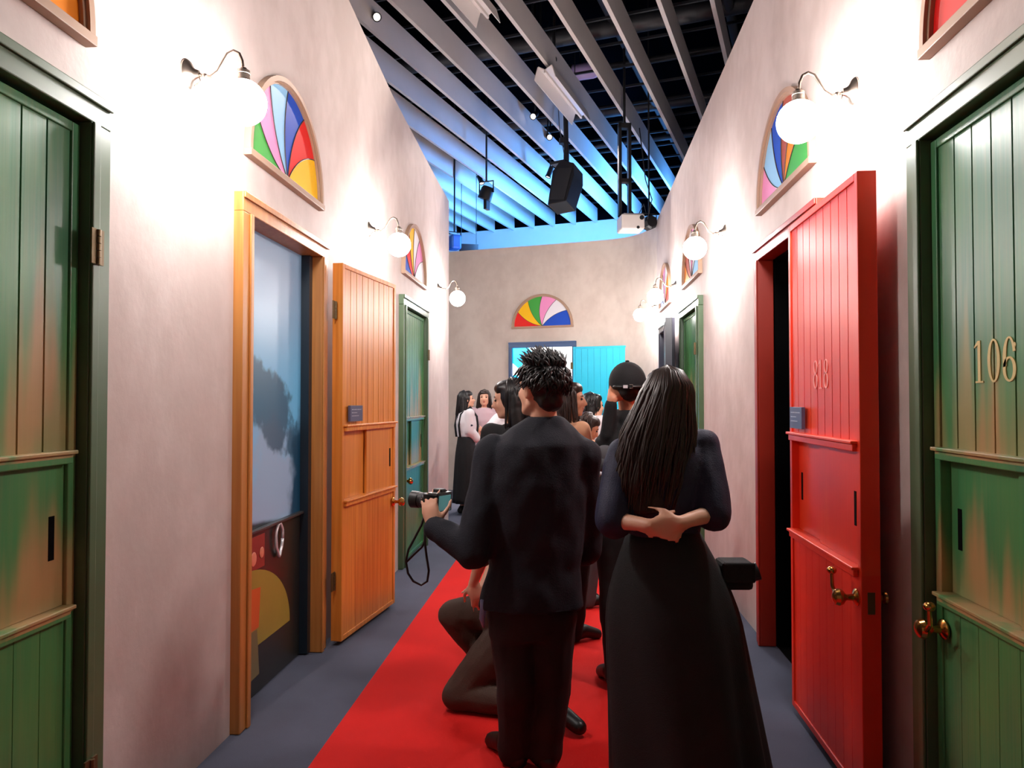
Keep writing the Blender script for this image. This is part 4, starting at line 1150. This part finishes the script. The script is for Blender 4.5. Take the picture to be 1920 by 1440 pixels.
pk = P(1134, 868, dC - .20)
root = thing('shoulder_bag', 'dark grey shoulder bag with pale beads, beside the man in the cap', 'bag', pk)
obj('pouch', MB().ell((0, 0, 0), (.075, .06, .045)).ell((.0, 0, .03), (.06, .05, .06)), M_grey, root, smooth=True)
for (x, z) in ((.05, .10), (.075, .07), (.055, .055), (.085, .115), (.04, .03)):
    obj('bead', MB().ell((x, -.05, z), (.008, .008, .009)), M_whitecl, root, smooth=True)
obj('handle', MB().tube([(-.06, -.05, -.04), (.0, -.062, -.052), (.06, -.06, -.045), (.11, -.05, -.02)], .009, 8), M_whitecl, root, smooth=True)

# ---- two women by the end of the left wall
d8_ = 9.9
bx = gnd(874, d8_)
J8 = dict(el_r=P(880, 808, d8_ - .12), wr_r=P(893, 822, d8_ - .05), el_l=P(868, 810, d8_ + .1), wr_l=P(892, 816, d8_ + .1))
w8, W8, _ = person('young woman in white blouse and black pinafore skirt, by the left wall end', bx, CYAW - radians(65), 1.62, True, J8,
    top=dict(m=M_whitecl, hem=2, add=.022, arm=.022, puff=.020, name='blouse', seed=9), bottom=dict(kind='skirt', m=M_blackcl, z1=.16, r1=.21, pleat=.05),
    hair=lambda r, b, Mh: long_hair(r, b, Mh, .32, M_hair, 61, wide=.095, nl=90, front=105), head=(radians(-20), radians(4), 0), voxel=.013, face=True)
b8 = Vector(w8.location)
for sx in (-1, 1):
    obj('pinafore_strap', MB().tube([W8['waist'] - b8 + rotz(CYAW - radians(65)) @ V(sx * .07, y, z) for y, z in ((.125, .0), (.14, .15), (.125, .27), (.03, .395), (-.10, .30), (-.13, .15), (-.11, .0))], .014, 8), M_blackcl, w8, smooth=True)
obj('bow', MB().prism([(-.06, -.04), (.0, -.01), (.05, -.05), (.05, .04), (0, .01), (-.06, .04)], -.012, .012, Matrix.Translation(P(881, 794, d8_ - .16) - b8) @ rotz(CYAW - radians(50)) @ Matrix.Rotation(radians(60), 4, 'Y')), M_navy2, w8, bevel=.004)
d9_ = 10.4
bx = gnd(908, d9_)
J9 = dict(el_l=P(922, 808, d9_ - .1), wr_l=P(905, 806, d9_ - .28), el_r=P(894, 810, d9_ - .1), wr_r=P(908, 812, d9_ - .28))
person('young woman with long dark hair in pale lilac dress, facing us', bx, CYAW + pi, 1.64, True, J9,
    top=dict(m=M_lilac, hem=2, add=.018, arm=.016, sleeve=.6, name='bodice', seed=12), bottom=dict(kind='skirt', m=M_lilac, z1=.45, r1=.22, pleat=.05),
    hair=lambda r, b, Mh: long_hair(r, b, Mh, .40, M_hairdk, 71, wide=.125, nl=90, front=118), head=(0, radians(4), 0), voxel=.013, face=True)
dS = 8.6
bx = gnd(948, dS)
person('mostly hidden person in white blouse, sleeve showing left of the black-haired woman', bx, CYAW + radians(60), 1.56, True, dict(head=P(956, 762, dS), sh_l=P(934, 785, dS), el_l=P(922, 802, dS - .2), wr_l=P(915, 815, dS - .35)),
    top=dict(m=M_whitecl, hem=2, add=.02, arm=.024, puff=.03, name='blouse', seed=15), bottom=dict(kind='skirt', m=M_blackcl, z1=.16, r1=.22), 
    hair=lambda r, b, Mh: long_hair(r, b, Mh, .25, M_hair, 81, nl=50), voxel=.014)

# ---- kneeling person in brown trousers, mostly hidden behind the man
dK = 3.72
bx = gnd(940, dK)
JK = dict(pelvis=P(958, 1138, dK), waist=P(968, 1085, dK), chest=P(975, 1005, dK), neck=P(980, 935, dK), head=P(978, 890, dK),
    sh_l=P(945, 962, dK - .15), sh_r=P(1000, 962, dK + .15), el_l=P(905, 1040, dK - .2), wr_l=P(888, 1092, dK - .16), el_r=P(930, 1050, dK + .2), wr_r=P(905, 1100, dK + .1),
    hip_l=P(950, 1195, dK - .10), hip_r=P(950, 1150, dK + .08), kn_r=P(852, 1152, dK + .02), an_r=P(948, 1268, dK + .10), kn_l=P(860, 1272, dK - .10), an_l=P(1022, 1330, dK - .22))
a = Vector(JK['an_r']); a.z = .09; JK['an_r'] = a; JK['toe_r'] = a - RGT * .15 + V(0, 0, -.055)
k_ = Vector(JK['kn_l']); k_.z = .085; JK['kn_l'] = k_
a = Vector(JK['an_l']); a.z = .10; JK['an_l'] = a; JK['toe_l'] = P(1086, 1378, dK - .40)
t_ = Vector(JK['toe_l']); t_.z = .05; JK['toe_l'] = t_
person('kneeling person in brown trousers, hand on knee, behind the man in the dark jacket', bx, CYAW + radians(75), 1.66, False, JK,
    top=dict(m=M_grey, hem=1, add=.02, sleeve=.5, name='shirt'), bottom=dict(kind='trousers', m=M_brown, add=.022),
    hair=lambda r, b, Mh: short_hair(r, b, Mh, M_hair, 91, n=80), head=(0, radians(-15), 0), voxel=.010,
    hand_kw={'l': dict(d=(-UPV * .8 + RGT * .2), n=(-FWD), side=1, curl=.35)})
